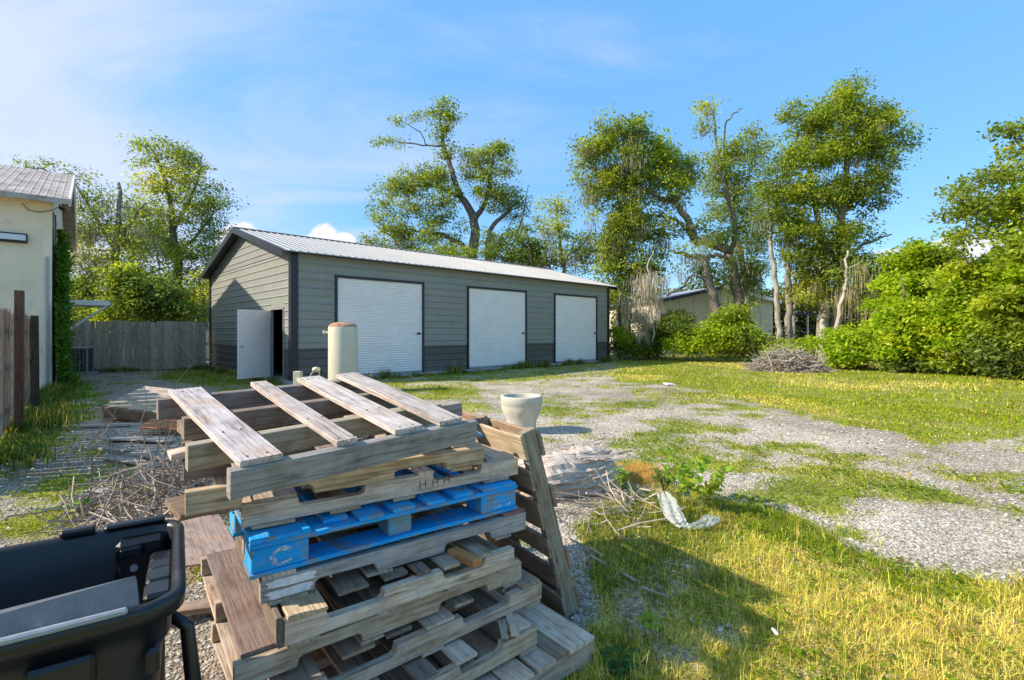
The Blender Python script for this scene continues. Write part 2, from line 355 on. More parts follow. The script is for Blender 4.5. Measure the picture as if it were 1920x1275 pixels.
def fields(x, y):
    """grass cover 0..1 and the weights of straw, olive, zone height"""
    j = .22 * (1 + .05 * np.abs(y))
    xx = x + j * (fbm(x * 2.1, y * 2.1) - .5) * 2; yy = y + j * (fbm(x * 2.1 + 50, y * 2.1 + 31) - .5) * 2.4
    fore = inpoly(xx, yy, Z_FORE); strip = inpoly(xx, yy, Z_STRIP); olive = inpoly(xx, yy, Z_OLIVE); far = inpoly(xx, yy, Z_FAR)
    shed = inpoly(xx, yy, Z_SHED); fence = inpoly(xx, yy, Z_FENCE); door = inpoly(xx, yy, Z_DOOR)
    back = (yy > 27) | (xx > 15) | (yy < .4)
    b = fbm(x * .9, y * .9, 3) * .38 + fbm(x * 3.7 + 9, y * 3.7, 3) * .36 + fbm(x * 10, y * 10 + 3, 2) * .26
    bias = np.full(x.shape, -.05)
    bias = np.where(fore, .29, bias); bias = np.where(far | back, .36, bias); bias = np.where(strip, .4, bias)
    bias = np.where(shed, .12, bias); bias = np.where(fence, .17, bias); bias = np.where(door, .16, bias)
    for ex, ey, rx, ry, w in ELLW:
        d = ((xx * .5 + x * .5 - ex) / rx) ** 2 + ((yy * .5 + y * .5 - ey) / ry) ** 2; bias = bias + w * np.exp(-d * .9)
    cover = sstep(.49, .68, b + bias)
    straw = sstep(.40, .60, fbm(x * 1.3 + 40, y * 1.3 + 7, 3)) * .5
    straw = np.where(fore, .45 + .85 * (fbm(x * 1.6 + 3, y * 1.6, 3) - .25), straw * .6)
    straw = np.where(strip, .12, straw); straw = np.where(olive, .22, straw)
    straw = np.where(far, .10 + .5 * sstep(.5, .7, fbm(x * .5, y * .5 + 20)), straw)
    straw = np.where(fence | door, .03, straw)
    gx, gy = G(1200, 888); straw = straw + 1.2 * np.exp(-(((x - gx) / .16) ** 2 + ((y - gy) / .22) ** 2))
    return cover, np.clip(straw, 0, 1), fore, far, olive, fence | door, shed
def gheight(x, y):
    near = sstep(1.3, .9, np.hypot(x + .45, y - 2.3))
    return ((fbm(x * 1.1, y * 1.1, 3) - .5) * .05 + (fbm(x * 9, y * 9, 2) - .5) * .012) * (1 - near) - .006
C_LIME = np.array((.31, .37, .006)); C_GREEN = np.array((.16, .24, .008)); C_STRAW = np.array((.80, .63, .15)); C_OLIVE = np.array((.17, .18, .05)); C_BROWN = np.array((.27, .17, .08))

def build_ground():
    ang = np.concatenate([np.linspace(-66, 66, 420), np.linspace(66, 294, 44)[1:-1]]); ang = np.radians(ang)
    rad = np.concatenate([np.geomspace(.45, 70, 330), np.geomspace(70, 900, 9)[1:]])
    na, nr = len(ang), len(rad)
    A, Rr = np.meshgrid(ang, rad, indexing='ij'); X = (np.sin(A) * Rr).ravel(); Y = (np.cos(A) * Rr).ravel()
    cover, straw, fore, far, olive, gr, shed = fields(X, Y); Z = gheight(X, Y) * sstep(200, 60, np.hypot(X, Y))
    n = fbm(X * 2, Y * 2, 4)[:, None]; n2 = fbm(X * .35 + 5, Y * .35, 3)
    gravel = np.array((.50, .435, .35)) * (.78 + .44 * n)
    dirt = np.where(fore[:, None], np.array((.42, .34, .19)), np.array((.30, .24, .18))) * (.75 + .5 * n)
    left = sstep(-2.2, -4.0, X) * .55 + .45 * sstep(.52, .68, n2) ; left = np.clip(left + 1.0 * fore, 0, 1)[:, None]
    left = np.maximum(left, (sstep(.3, -.5, X) * sstep(5.5, 3.5, Y))[:, None] * .9)
    base = gravel * (1 - left) + dirt * left
    th = C_LIME * .7 * (1 - straw[:, None]) + C_STRAW * .72 * straw[:, None]
    th = np.where((Y > 26)[:, None], np.array((.10, .11, .035)), th)
    k = (cover * .8)[:, None]; C = base * (1 - k) + th * k
    V = np.stack([X, Y, Z], 1); V = np.vstack([V, [[0, 0, -.006]]]); C = np.vstack([C, [[.3, .25, .15]]])
    i = np.arange(na)[:, None]; j = np.arange(nr - 1)[None, :]; i2 = (i + 1) % na
    F = np.stack([np.broadcast_to(i * nr + j, (na, nr - 1)), np.broadcast_to(i2 * nr + j, (na, nr - 1)), np.broadcast_to(i2 * nr + j + 1, (na, nr - 1)), np.broadcast_to(i * nr + j + 1, (na, nr - 1))], -1).reshape(-1, 4)[:, ::-1]
    me = np_mesh('ground', V, F, C, smooth=True)
    bm = bmesh.new(); bm.from_mesh(me); bm.verts.ensure_lookup_table(); cv = bm.verts[len(V) - 1]
    for a in range(na): bm.faces.new((cv, bm.verts[((a + 1) % na) * nr], bm.verts[a * nr]))
    bm.normal_update(); bm.to_mesh(me); bm.free()
    m, nt, b, o = newmat('ground_surface'); at = nt.nodes.new('ShaderNodeAttribute'); at.attribute_name = 'Col'
    tc = nt.nodes.new('ShaderNodeTexCoord'); v = tc.outputs['Object']
    vo = nt.nodes.new('ShaderNodeTexVoronoi'); vo.inputs['Scale'].default_value = 62; nt.links.new(v, vo.inputs['Vector'])
    vo2 = nt.nodes.new('ShaderNodeTexVoronoi'); vo2.inputs['Scale'].default_value = 24; nt.links.new(v, vo2.inputs['Vector'])
    st = ramp(nt, vo.outputs['Color'], [(.0, (.30, .28, .26)), (.5, (.95, .94, .92)), (1, (1.75, 1.72, 1.64))])
    st2 = ramp(nt, vo2.outputs['Color'], [(.0, (.7, .68, .66)), (.5, (1, 1, 1)), (1, (1.22, 1.2, 1.16))])
    c = mixc(nt, .9, at.outputs['Color'], st, 'MULTIPLY'); c = mixc(nt, .8, c, st2, 'MULTIPLY')
    n = noise(nt, v, 1.4, 6, .6); c = mixc(nt, 1, c, ramp(nt, n, [(.3, (.8, .79, .78)), (.7, (1.12, 1.12, 1.12))]), 'MULTIPLY')
    nt.links.new(c, b.inputs['Base Color']); b.inputs['Roughness'].default_value = 1; b.inputs['Specular IOR Level'].default_value = .12
    h = mth(nt, 'ADD', vo.outputs['Distance'], mth(nt, 'MULTIPLY', noise(nt, v, 30, 5), .6)); bump(nt, b, h, .9, .012)
    tag(link('ground', me, m), kind='structure')
build_ground()

# ------------------------------------------------------------------ grass, weeds, gravel (stuff)
def sample_ground(n, r0, r1, amax=60, power=0):
    """log-radial samples: density falls with the square of the distance"""
    r = r0 * (r1 / r0) ** rng.random(n); a = np.radians(rng.uniform(-amax, amax, n)); return np.sin(a) * r, np.cos(a) * r, r
def blocked(x, y):
    # footprints: pallet stack, shed, tank
    c, s = math.cos(R(36)), math.sin(R(36)); dx = x + .88; dy = y - 1.6; a = dx * c + dy * s; d = -dx * s + dy * c
    k = (a > .05) & (a < 1.2) & (d > .03) & (d < .95)
    dx = x + 6.27; dy = y - 14.0; a = dx * .718 + dy * .696; d = -dx * .696 + dy * .718
    return k | ((a > 0) & (a < 15.6) & (d > 0) & (d < 9.2))
def blades(x, y, hgt, wid, colr, spread, per, lean=.5):
    n = len(x) * per
    bx = np.repeat(x, per) + rng.normal(0, 1, n) * np.repeat(spread, per); by = np.repeat(y, per) + rng.normal(0, 1, n) * np.repeat(spread, per)
    h = np.repeat(hgt, per) * rng.uniform(.45, 1.15, n); w = np.repeat(wid, per) * rng.uniform(.7, 1.3, n)
    z = gheight(bx, by) - .004
    ta = rng.uniform(0, 2 * np.pi, n); tl = np.abs(rng.normal(0, lean, n)) * h; fa = ta + rng.normal(0, .6, n) + np.pi / 2
    wx = np.cos(fa) * w / 2; wy = np.sin(fa) * w / 2
    lx = np.cos(ta) * tl; ly = np.sin(ta) * tl
    V = np.empty((n, 5, 3), np.float32)
    V[:, 0] = np.stack([bx - wx, by - wy, z], 1); V[:, 1] = np.stack([bx + wx, by + wy, z], 1)
    mh = h * .55; f = .32
    V[:, 2] = np.stack([bx + wx * .75 + lx * f, by + wy * .75 + ly * f, z + mh], 1); V[:, 3] = np.stack([bx - wx * .75 + lx * f, by - wy * .75 + ly * f, z + mh], 1)
    V[:, 4] = np.stack([bx + lx, by + ly, z + h * (1 - .25 * np.clip(tl / h, 0, 1))], 1)
    b = np.arange(n)[:, None] * 5
    F = np.concatenate([b + np.array([0, 1, 2]), b + np.array([0, 2, 3]), b + np.array([3, 2, 4])], 0)
    c = np.repeat(colr, per, 0) * rng.uniform(.72, 1.28, (n, 1)); c = c * (1 + rng.normal(0, .07, (n, 3)))
    C = np.repeat(c[:, None, :], 5, 1); C[:, 4] *= 1.12
    return V.reshape(-1, 3), F, np.clip(C.reshape(-1, 3), .01, .9)
def grass_colour(x, y, straw, fore, far, olive, gr):
    n = len(x); t = rng.random(n)
    green = sstep(.35, .65, fbm(x * 1.9 + 71, y * 1.9, 3)); green = np.where(gr, .95, green); green = np.where(far, green * .35, green)
    c = C_LIME[None] * (1 - green[:, None]) + C_GREEN[None] * green[:, None]
    c = np.where((olive & (t < .7))[:, None], C_OLIVE[None], c)
    s = (t < straw); c = np.where(s[:, None], C_STRAW[None] * (.8 + .4 * rng.random((n, 1))), c)
    c = np.where((rng.random(n) < .06)[:, None], C_BROWN[None], c)
    return c
def build_grass():
    Vs, Fs, Cs, off = [], [], [], 0
    def put(V, F, C):
        nonlocal off
        Vs.append(V); Fs.append(F + off); Cs.append(C); off += len(V)
    for (n, r0, r1, per) in ((26000, 1.1, 4.6, 9), (26000, 4.0, 13, 7), (22000, 11, 34, 6)):
        x, y, r = sample_ground(n, r0, r1); cover, straw, fore, far, olive, gr, shed = fields(x, y)
        k = (rng.random(n) < cover ** 1.3) & ~blocked(x, y); x, y, r, straw, fore, far, olive, gr = (a[k] for a in (x, y, r, straw, fore, far, olive, gr))
        c = grass_colour(x, y, straw, fore, far, olive, gr)
        h = np.where(fore, .038 + .05 * fbm(x * 3, y * 3), .022 + .035 * fbm(x * 2, y * 2)); h = np.where(far, .055, h); h = np.where(gr, .05, h)
        h = h * (1 + .4 * (r > 12)); w = np.maximum(.0028, r * .0011)
        put(*blades(x, y, h, w, c, .014 + .009 * r, per, .95))
    # dry thatch lying flat
    x, y, r = sample_ground(16000, 1.1, 7); cover, straw, fore, far, olive, gr, shed = fields(x, y); k = (rng.random(len(x)) < np.where(fore, .75, np.where(x < 0, .22, .06))) & ~blocked(x, y); x, y, r = x[k], y[k], r[k]
    put(*blades(x, y, np.full(len(x), .022), .0022 + .0008 * r, np.where((rng.random(len(x)) < .6)[:, None], np.array((.62, .53, .34)), np.array((.36, .27, .17))), .02 + .01 * r, 4, 3.2))
    # patch of orange dead grass
    gx, gy = G(1200, 890); x = gx + rng.normal(0, .13, 900); y = gy + rng.normal(0, .17, 900)
    put(*blades(x, y, np.full(900, .075), np.full(900, .0036), np.where((rng.random(900) < .7)[:, None], np.array((.66, .40, .10)), np.array((.60, .48, .20))), np.full(900, .02), 7, .7))
    # scattered taller seed stalks in the foreground
    x, y, r = sample_ground(2600, 1.2, 6); cover, straw, fore, far, olive, gr, shed = fields(x, y); k = (fore & (rng.random(len(x)) < cover)) & ~blocked(x, y)
    x, y, r = x[k], y[k], r[k]
    put(*blades(x, y, np.full(len(x), .15), np.full(len(x), .0028), np.tile(C_STRAW * 1.05, (len(x), 1)), .02 + 0 * r, 3, .45))
    # tufts along the foot of the shed walls and fences
    def line(p, q, n, h, c, sp=.12, wd=.014, sw=.05):
        t = rng.random(n); x = p[0] + (q[0] - p[0]) * t + rng.normal(0, sp, n); y = p[1] + (q[1] - p[1]) * t + rng.normal(0, sp, n)
        hh = h * (.3 + 1.2 * sstep(.4, .75, fbm(x * 1.5, y * 1.5))); cc = np.where((rng.random(n) < .35)[:, None], np.array(C_STRAW) * .6, np.array(c))
        put(*blades(x, y, hh, np.full(n, wd), cc, sw + 0 * x, 8, .4))
    S = (-6.27, 14.0); d = (.718, .696)
    line((S[0] + .3 + .13, S[1] - .1), (S[0] + 15.4 * d[0] + .15, S[1] + 15.4 * d[1] - .15), 900, .26, (.09, .13, .03))
    line((-6.7, 14.1), (-12.3, 19.9), 300, .2, (.09, .14, .03))
    line((-12.4, 20.0), (-16.4, 17.4), 300, .16, (.09, .14, .03))
    line((-5.5, 5.3), (-11.6, 12.4), 700, .22, (.10, .17, .03), .2)
    line((.75, 2.0), (.2, 2.95), 60, .07, (.10, .16, .03), .06, .004, .02)
    me = np_mesh('grass', np.concatenate(Vs), np.concatenate(Fs), np.concatenate(Cs)); print('grass tris', len(me.polygons))
    tag(link('grass', me, GRASS), 'patchy yellow and green grass growing over the gravel lot', 'grass', kind='stuff')
    # low broad-leaved weeds
    Vs, Fs, Cs = [], [], []; off = 0
    for (n, r0, r1) in ((5200, 1.6, 7), (5200, 6, 22)):
        x, y, r = sample_ground(n, r0, r1); cover, straw, fore, far, olive, gr, shed = fields(x, y); k = (rng.random(n) < cover * (.9 - .6 * straw) * np.where(far, .4, 1)) & ~blocked(x, y)
        x, y, r, gr = x[k], y[k], r[k], gr[k]; m_ = len(x); per = 7; N = m_ * per
        bx = np.repeat(x, per) + rng.normal(0, .035, N) * (1 + .12 * np.repeat(r, per)); by = np.repeat(y, per) + rng.normal(0, .035, N) * (1 + .12 * np.repeat(r, per)); bz = gheight(bx, by) + rng.uniform(.005, .05, N)
        s = rng.uniform(.008, .017, N) * (1 + .1 * np.repeat(r, per)); a = rng.uniform(0, 6.28, N); ux = np.stack([np.cos(a), np.sin(a), rng.normal(0, .35, N)], 1); vx = np.stack([-np.sin(a), np.cos(a), rng.normal(0, .3, N)], 1)
        c0 = np.stack([bx, by, bz], 1); V = np.stack([c0 - ux * s[:, None], c0 - vx * s[:, None] * .55, c0 + ux * s[:, None], c0 + vx * s[:, None] * .55], 1).reshape(-1, 3)
        base = np.where(rng.random((N, 1)) < .35, C_LIME * .85, C_GREEN * 1.1) * rng.uniform(.7, 1.3, (N, 1))
        base = np.where(rng.random((N, 1)) < .06, np.array((.26, .17, .06)), base)
        Vs.append(V); Fs.append(np.arange(N * 4).reshape(-1, 4) + off); Cs.append(np.repeat(base, 4, 0)); off += N * 4
    me = np_mesh('weeds', np.concatenate(Vs), np.concatenate(Fs), np.concatenate(Cs))
    tag(link('weeds', me, LEAF), 'low leafy weeds creeping through the gravel', 'weeds', kind='stuff')
    # gravel stones
    x, y, r = sample_ground(60000, 1.0, 10.0); cover, straw, fore, far, olive, gr, shed = fields(x, y); k = (rng.random(len(x)) > cover * .93) & ~blocked(x, y) & ~(fore & (rng.random(len(x)) < .72))
    x, y, r = x[k], y[k], r[k]; N = len(x); print('stones', N)
    s = rng.uniform(.004, .012, N) * (1 + .10 * r) * np.where(rng.random(N) < .04, 1.8, 1)
    oc = np.array([(1, 0, 0), (-1, 0, 0), (0, 1, 0), (0, -1, 0), (0, 0, 1), (0, 0, -1)], float); fc = np.array([(0, 2, 4), (2, 1, 4), (1, 3, 4), (3, 0, 4)])
    a = rng.uniform(0, 6.28, N); ca, sa = np.cos(a), np.sin(a)
    V = oc[None] * s[:, None, None] * rng.uniform(.6, 1.3, (N, 6, 1)) * np.array([1, .8, .6])
    VX = V[..., 0] * ca[:, None] - V[..., 1] * sa[:, None]; VY = V[..., 0] * sa[:, None] + V[..., 1] * ca[:, None]
    V = np.stack([VX + x[:, None], VY + y[:, None], V[..., 2] + (gheight(x, y) + s * .2)[:, None]], -1).reshape(-1, 3)
    F = (np.arange(N)[:, None, None] * 6 + fc[None]).reshape(-1, 3)
    t = rng.random((N, 1)); c = np.where(t < .55, np.array((.48, .42, .35)), np.where(t < .85, np.array((.30, .25, .19)), np.array((.56, .54, .50)))) * rng.uniform(.7, 1.25, (N, 1))
    me = np_mesh('gravel', V, F, np.repeat(c, 6, 0))
    tag(link('gravel', me, STONE), 'pale grey loose gravel spread across the lot', 'gravel', kind='stuff')
build_grass()

# ------------------------------------------------------------------ foliage makers
def leaf_quads(c0, s, up=.5, aspect=.5):
    n = len(c0); nrm = rng.normal(0, 1, (n, 3)); nrm[:, 2] = np.abs(nrm[:, 2]) + up; nrm /= np.linalg.norm(nrm, axis=1)[:, None]
    t = rng.normal(0, 1, (n, 3)); u = np.cross(nrm, t); u /= np.linalg.norm(u, axis=1)[:, None]; v = np.cross(nrm, u); s = s[:, None]
    return np.stack([c0 - u * s, c0 - v * s * aspect - nrm * s * .12, c0 + u * s, c0 + v * s * aspect - nrm * s * .12], 1).reshape(-1, 3)
class Tree:
    def __init__(self, name, label, cat, base, group=None):
        self.t = empty(name, base, 0, label, cat, group); self.base = Vector(base); self.nodes = []; self.mb = MB(); self.twigs = MB(); self.L = []; self.Cc = []; self.moss = []
    def limb(self, pts, rad):
        """pts world points; smooth polyline with jitter"""
        pts = [Vector(p) for p in pts]; out = []; rr = []
        for i in range(len(pts) - 1):
            for k in range(4):
                t = k / 4; p0 = pts[max(i - 1, 0)]; p1 = pts[i]; p2 = pts[i + 1]; p3 = pts[min(i + 2, len(pts) - 1)]
                q = .5 * ((2 * p1) + (p2 - p0) * t + (2 * p0 - 5 * p1 + 4 * p2 - p3) * t * t + (-p0 + 3 * p1 - 3 * p2 + p3) * t ** 3)
                out.append(q + Vector(rng.normal(0, .04, 3))); rr.append(rad[i] * (1 - t) + rad[i + 1] * t)
        out.append(pts[-1]); rr.append(rad[-1])
        self.mb.tube([p - self.base for p in out], rr, 8); self.nodes += [tuple(p) for p in out]
    def clump(self, c, rx, ry, rz, nsub, leaves, size, colr, sub=.45, moss=0, bare=0.0):
        c = np.array(c); d = rng.normal(0, 1, (nsub, 3)); d /= np.linalg.norm(d, axis=1)[:, None]; rad = rng.random(nsub) ** .42 * rng.uniform(.78, 1.28, nsub)
        pts = c + d * rad[:, None] * np.array([rx, ry, rz])
        for p in pts:
            nd = np.array(self.nodes); dist = np.linalg.norm(nd - p, axis=1) + .4 * np.maximum(0, nd[:, 2] - p[2]); i = int(np.argmin(dist)); q = nd[i]
            dd = float(np.linalg.norm(q - p))
            if dd > .15:
                mid = (q + p) / 2 + rng.normal(0, .12, 3) * dd + np.array([0, 0, .08 * dd]); r0 = min(.05, .012 + .012 * dd)
                self.twigs.tube([Vector(q) - self.base, Vector(mid) - self.base, Vector(p) - self.base], [r0, r0 * .7, .008], 3, False)
                self.nodes.append(tuple(mid)); self.nodes.append(tuple(p))
            if rng.random() < bare: continue
            n = int(leaves * rng.uniform(.5, 1.5)); axis = rng.normal(0, 1, 3); axis[2] *= .4
            pos = p + np.clip(rng.normal(0, 1, (n, 3)), -1.7, 1.7) * np.array([sub, sub, sub * .62]) * rng.uniform(.6, 1.15) + rng.uniform(-1, 1, (n, 1)) * axis * sub * .5
            tone = rng.uniform(.70, 1.30); cc = np.array(colr) * tone * 1.85
            if rng.random() < .18: cc = cc * np.array((1.25, 1.12, .8))
            self.L.append((pos, rng.uniform(.6, 1.3, n) * size * 1.12)); self.Cc.append(cc * rng.uniform(.65, 1.35, (n, 1)))
            if moss and rng.random() < moss * .55: self.moss.append((p, sub))
    def finish(self, bark=(.20, .17, .13), moss_col=(.30, .29, .21), leaf_up=.5, msize=1.0, stuff=False):
        self.mb.build('trunk', BARK, self.t, bark, smooth=True)
        if self.twigs.V: self.twigs.build('branches', BARK, self.t, bark)['kind'] = 'stuff'
        if self.L:
            c0 = np.concatenate([a for a, b in self.L]) - np.array(self.base); s = np.concatenate([b for a, b in self.L]); C = np.concatenate(self.Cc)
            V = leaf_quads(c0, s, leaf_up); me = np_mesh('crown', V, np.arange(len(V)).reshape(-1, 4), np.clip(np.repeat(C, 4, 0), .008, .6)); link('crown', me, LEAF, self.t)
            global LEAFN; LEAFN += len(s)
        if self.moss:
            Vs = []; cs = []
            for p, sub in self.moss:
                n = 60; x = p[0] + rng.normal(0, sub * .7, n) - self.base.x; y = p[1] + rng.normal(0, sub * .7, n) - self.base.y; z = p[2] - rng.uniform(0, sub, n) - self.base.z
                ln = rng.uniform(.2, .8, n) * msize; w = rng.uniform(.006, .018, n) * msize ** .5; a = rng.uniform(0, 3.14, n); dx = np.cos(a) * w; dy = np.sin(a) * w; sx = rng.normal(0, .07, n)
                Vs.append(np.stack([np.stack([x - dx * .4, y - dy * .4, z], 1), np.stack([x + dx, y + dy, z - ln * .4], 1), np.stack([x + sx, y + sx, z - ln], 1), np.stack([x - dx, y - dy, z - ln * .45], 1)], 1).reshape(-1, 3))
                cs.append(np.repeat(np.array(moss_col) * rng.uniform(.6, 1.3, (n, 1)), 4, 0))
            V = np.concatenate(Vs); me = np_mesh('hanging_moss', V, np.arange(len(V)).reshape(-1, 4), np.concatenate(cs)); tag(link('hanging_moss', me, MOSS, self.t), kind='stuff')
LEAFN = 0
G1 = (.140, .170, .032); G2 = (.170, .205, .024); G3 = (.095, .130, .030); G4 = (.20, .27, .016); GY = (.23, .24, .04)
def pxtree(name, label, cat, Y, limbs, clumps, size=.13, leaves=70, sub=.42, bark=(.20, .17, .13), moss=.12, dens=1.0, group=None, msize=1.0, moss_col=(.30, .29, .21), bare=0.0, depth=1.0):
    if size > .085: size *= .72; leaves *= 1.0; sub *= .86
    u, v = limbs[0][0][:2]; b = P(u, 622, Y); t = Tree(name, label, cat, (b.x, Y, 0), group)
    for lb in limbs:
        pts = [P(q[0], q[1], Y + (q[3] if len(q) > 3 else 0)) for q in lb]
        t.limb(pts, [q[2] for q in lb])
    for cl in clumps:
        u, v, ru, rv = cl[:4]; dy = cl[4] if len(cl) > 4 else 0; cc = cl[5] if len(cl) > 5 else G1; dn = cl[6] if len(cl) > 6 else 1
        c = P(u, v, Y + dy); rx = ru * 1.08 * (Y + dy) / FP; rz = rv * 1.1 * (Y + dy) / FP; ry = (rx + rz) / 2 * depth
        ns = max(3, int(dn * dens * 5.6 * (rx * rz + .15 * rx * ry * rz) / (sub * sub) * .42))
        t.clump(c, rx, ry, rz, ns, leaves, size, cc, sub, moss, bare)
    t.finish(bark, moss_col, msize=msize); return t.t
# ------------------------------------------------------------------ metal shed
def frame_matrix(origin, xdir, ydir=None, zdir=(0, 0, 1)):
    x = Vector(xdir).normalized(); z = Vector(zdir); y = z.cross(x).normalized() if ydir is None else Vector(ydir).normalized(); z = x.cross(y)
    return Matrix(((x.x, y.x, z.x, origin[0]), (x.y, y.y, z.y, origin[1]), (x.z, y.z, z.z, origin[2]), (0, 0, 0, 1)))
SAGE = (.275, .272, .235); CHAR = (.085, .085, .078)
PROF = [(0, 0), (0, .150), (.020, .172), (.020, .192), (0, .214), (0, .2286)]
_pc = {}
def siding_strip(L, parts=PROF, h=.2286, s0=0, s1=0):
    key = (round(L, 3), round(h, 3), round(s0, 3), round(s1, 3))
    if key not in _pc:
        V = []; F = []
        for q, x in enumerate((0, L)):
            for o, z in parts: V.append((x + (s0, -s1)[q] * min(z, h), -o, min(z, h)))
        n = len(parts)
        for i in range(n - 1): F.append((i, n + i, n + i + 1, i + 1))
        # back skin so the sheet has thickness
        b = len(V)
        for x in (0, L):
            for z in (0, h): V.append((x + (s0 if x == 0 else -s1) * z, .012, z))
        F += [(b, b + 1, b + 3, b + 2), (0, b, b + 2, n), (n - 1, 2 * n - 1, b + 3, b + 1)]
        F += [tuple(list(range(n)) + [b + 1, b]), tuple([n + i for i in range(n - 1, -1, -1)] + [b + 2, b + 3])]
        _pc[key] = mesh(V, F); _pc[key].materials.append(M['siding'])
    return _pc[key]
def wall_siding(parent, start, xd, z0, z1, L, holes, wains, top=None):
    """horizontal ribbed panels along a wall; holes = (a, b, ztop); top(x) gives the height under a gable"""
    z = z0; row = 0; ang = math.atan2(xd[1], xd[0])
    while z < z1 - .01:
        h = min(.2286, z1 - z)
        if top is not None and z < 3.8 - .005 < z + h: h = 3.8 - z
        lo, hi = 0.0, L
        if top is not None:
            lo = top(z)[0]; hi = top(z)[1]
            if hi - lo < .3: break
        segs = [(lo, hi)]
        for a, b, zt in holes:
            if z < zt - .02:
                ns = []
                for s in segs:
                    if b <= s[0] or a >= s[1]: ns.append(s)
                    else:
                        if a > s[0]: ns.append((s[0], a))
                        if b < s[1]: ns.append((b, s[1]))
                segs = ns
        k_ = 0 if top is None or z < 3.8 - .002 else (top(z + .1)[0] - top(z)[0]) / .1
        if top is not None and k_: h = min(h, (hi - lo) / 2 / k_ - .01)
        for s in segs:
            if s[1] - s[0] < .05: continue
            o = link('siding_panel', siding_strip(s[1] - s[0], PROF, h, k_ if s[0] == lo else 0, k_ if s[1] == hi else 0), None, parent, CHAR if z < wains else tuple(c * random.uniform(.96, 1.04) for c in SAGE))
            o.location = (start[0] + xd[0] * s[0], start[1] + xd[1] * s[0], z); o.rotation_euler = (0, 0, ang)
        for a, b, zt in holes:
            if z < zt - .02 and zt < z + h - .02:
                o = link('siding_panel', siding_strip(b - a, [(0, 0), (0, z + h - zt)], z + h - zt), None, parent, tuple(c for c in SAGE)); o.location = (start[0] + xd[0] * a, start[1] + xd[1] * a, zt); o.rotation_euler = (0, 0, ang)
        z += h; row += 1
def build_shed():
    W, D, E0 = 15.5, 9.1, .1; EV = 3.80; RD = 5.06
    xd = Vector((.718, .696, 0)).normalized(); yd = Vector((-xd.y, xd.x, 0))
    s = empty('metal_shed', (-6.27, 14.0, 0), math.atan2(xd.y, xd.x), 'long grey ribbed metal shed with three white roll-up doors and a pale roof', 'shed')
    # everything below in the shed's own frame: x along the long wall, y towards the back
    MB().box(-.12, W + .12, -.15, D + .12, -.05, E0).build('slab', M['concrete'], s)
    doors = [(1.33, 4.38), (6.45, 9.50), (11.40, 14.45)]; dtop = 3.15
    wall_siding(s, (0, 0), (1, 0), E0, EV - .04, W, [(a - .06, b + .06, dtop + .08) for a, b in doors], 1.0)
    # left gable wall (x = 0, runs in +y); panels face -x: start at far end going to the near corner
    pd = (.65, 1.70, 2.17)
    def gtop(z):
        if z <= EV: return (0, D)
        k = (z - EV) / (RD - EV) * D / 2; return (k, D - k)
    wall_siding(s, (0, D), (0, -1), E0, RD - .05, D, [(D - pd[1] - .05, D - pd[0] + .05, pd[2] + .05)], 1.0, gtop)
    wall_siding(s, (W, 0), (0, 1), E0, RD - .05, D, [], 1.0, gtop)
    wall_siding(s, (W, D), (-1, 0), E0, EV - .04, W, [], 1.0)
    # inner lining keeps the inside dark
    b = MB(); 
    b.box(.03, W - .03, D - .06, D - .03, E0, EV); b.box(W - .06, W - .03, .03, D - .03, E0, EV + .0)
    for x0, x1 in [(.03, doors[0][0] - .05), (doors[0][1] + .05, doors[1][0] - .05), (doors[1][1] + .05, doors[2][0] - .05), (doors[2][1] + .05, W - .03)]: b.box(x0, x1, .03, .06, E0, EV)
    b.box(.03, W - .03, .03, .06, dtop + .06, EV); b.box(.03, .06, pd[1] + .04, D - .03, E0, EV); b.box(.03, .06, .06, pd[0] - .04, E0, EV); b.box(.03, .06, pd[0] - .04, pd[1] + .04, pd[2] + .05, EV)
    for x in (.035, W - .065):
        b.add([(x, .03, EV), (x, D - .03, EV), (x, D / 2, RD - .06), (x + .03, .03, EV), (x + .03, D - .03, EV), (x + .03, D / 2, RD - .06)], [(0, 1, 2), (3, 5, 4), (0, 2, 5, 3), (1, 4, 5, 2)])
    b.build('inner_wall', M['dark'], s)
    # corner trims
    for (x0, x1, y0, y1) in ((-.045, .16, -.045, -.026), (-.045, -.026, -.0255, .15), (W - .11, W + .045, -.045, -.026), (W + .026, W + .045, -.0255, .14), (-.045, -.026, D - .14, D + .045)):
        MB().box(x0, x1, y0, y1, E0 - .03, EV - .02).build('corner_trim', M['trim'], s)
    # roof: two slopes of ribbed panels
    ov = .28; ox = .34; sl = (RD - EV) / (D / 2); npan = 17; pw = (W + 2 * ox) / npan
    ribs = []
    for k in range(4):
        x = pw * k / 4; ribs += [(x, 0), (x + pw / 4 - .055, 0), (x + pw / 4 - .040, .022), (x + pw / 4 - .015, .022)]
    ribs.append((pw, 0))
    for side in (0, 1):
        ya = -ov if side == 0 else D + ov; yb = D / 2
        V = []; F = []
        for y in (ya, yb):
            zb = EV + .05 + (yb - ya if side == 0 else ya - yb) * 0 + (sl * (y - 0) if side == 0 else sl * (D - y))
            for x, h in ribs: V.append((x, y, zb + h))
            V.append((pw, y, zb - .02)); V.append((0, y, zb - .02))
        n = len(ribs) + 2
        for i in range(n): 
            f = (i, (i + 1) % n, n + (i + 1) % n, n + i); F.append(f if side == 0 else f[::-1])
        F.append(tuple(range(n - 1, -1, -1)) if side == 0 else tuple(range(n))); F.append(tuple(n + i for i in (range(n) if side == 0 else range(n - 1, -1, -1))))
        me = mesh(V, F); me.materials.append(M['roof'])
        for k in range(npan):
            o = link('roof_panel', me, None, s); o.location = (-ox + pw * k, 0, .001 * (k % 2))
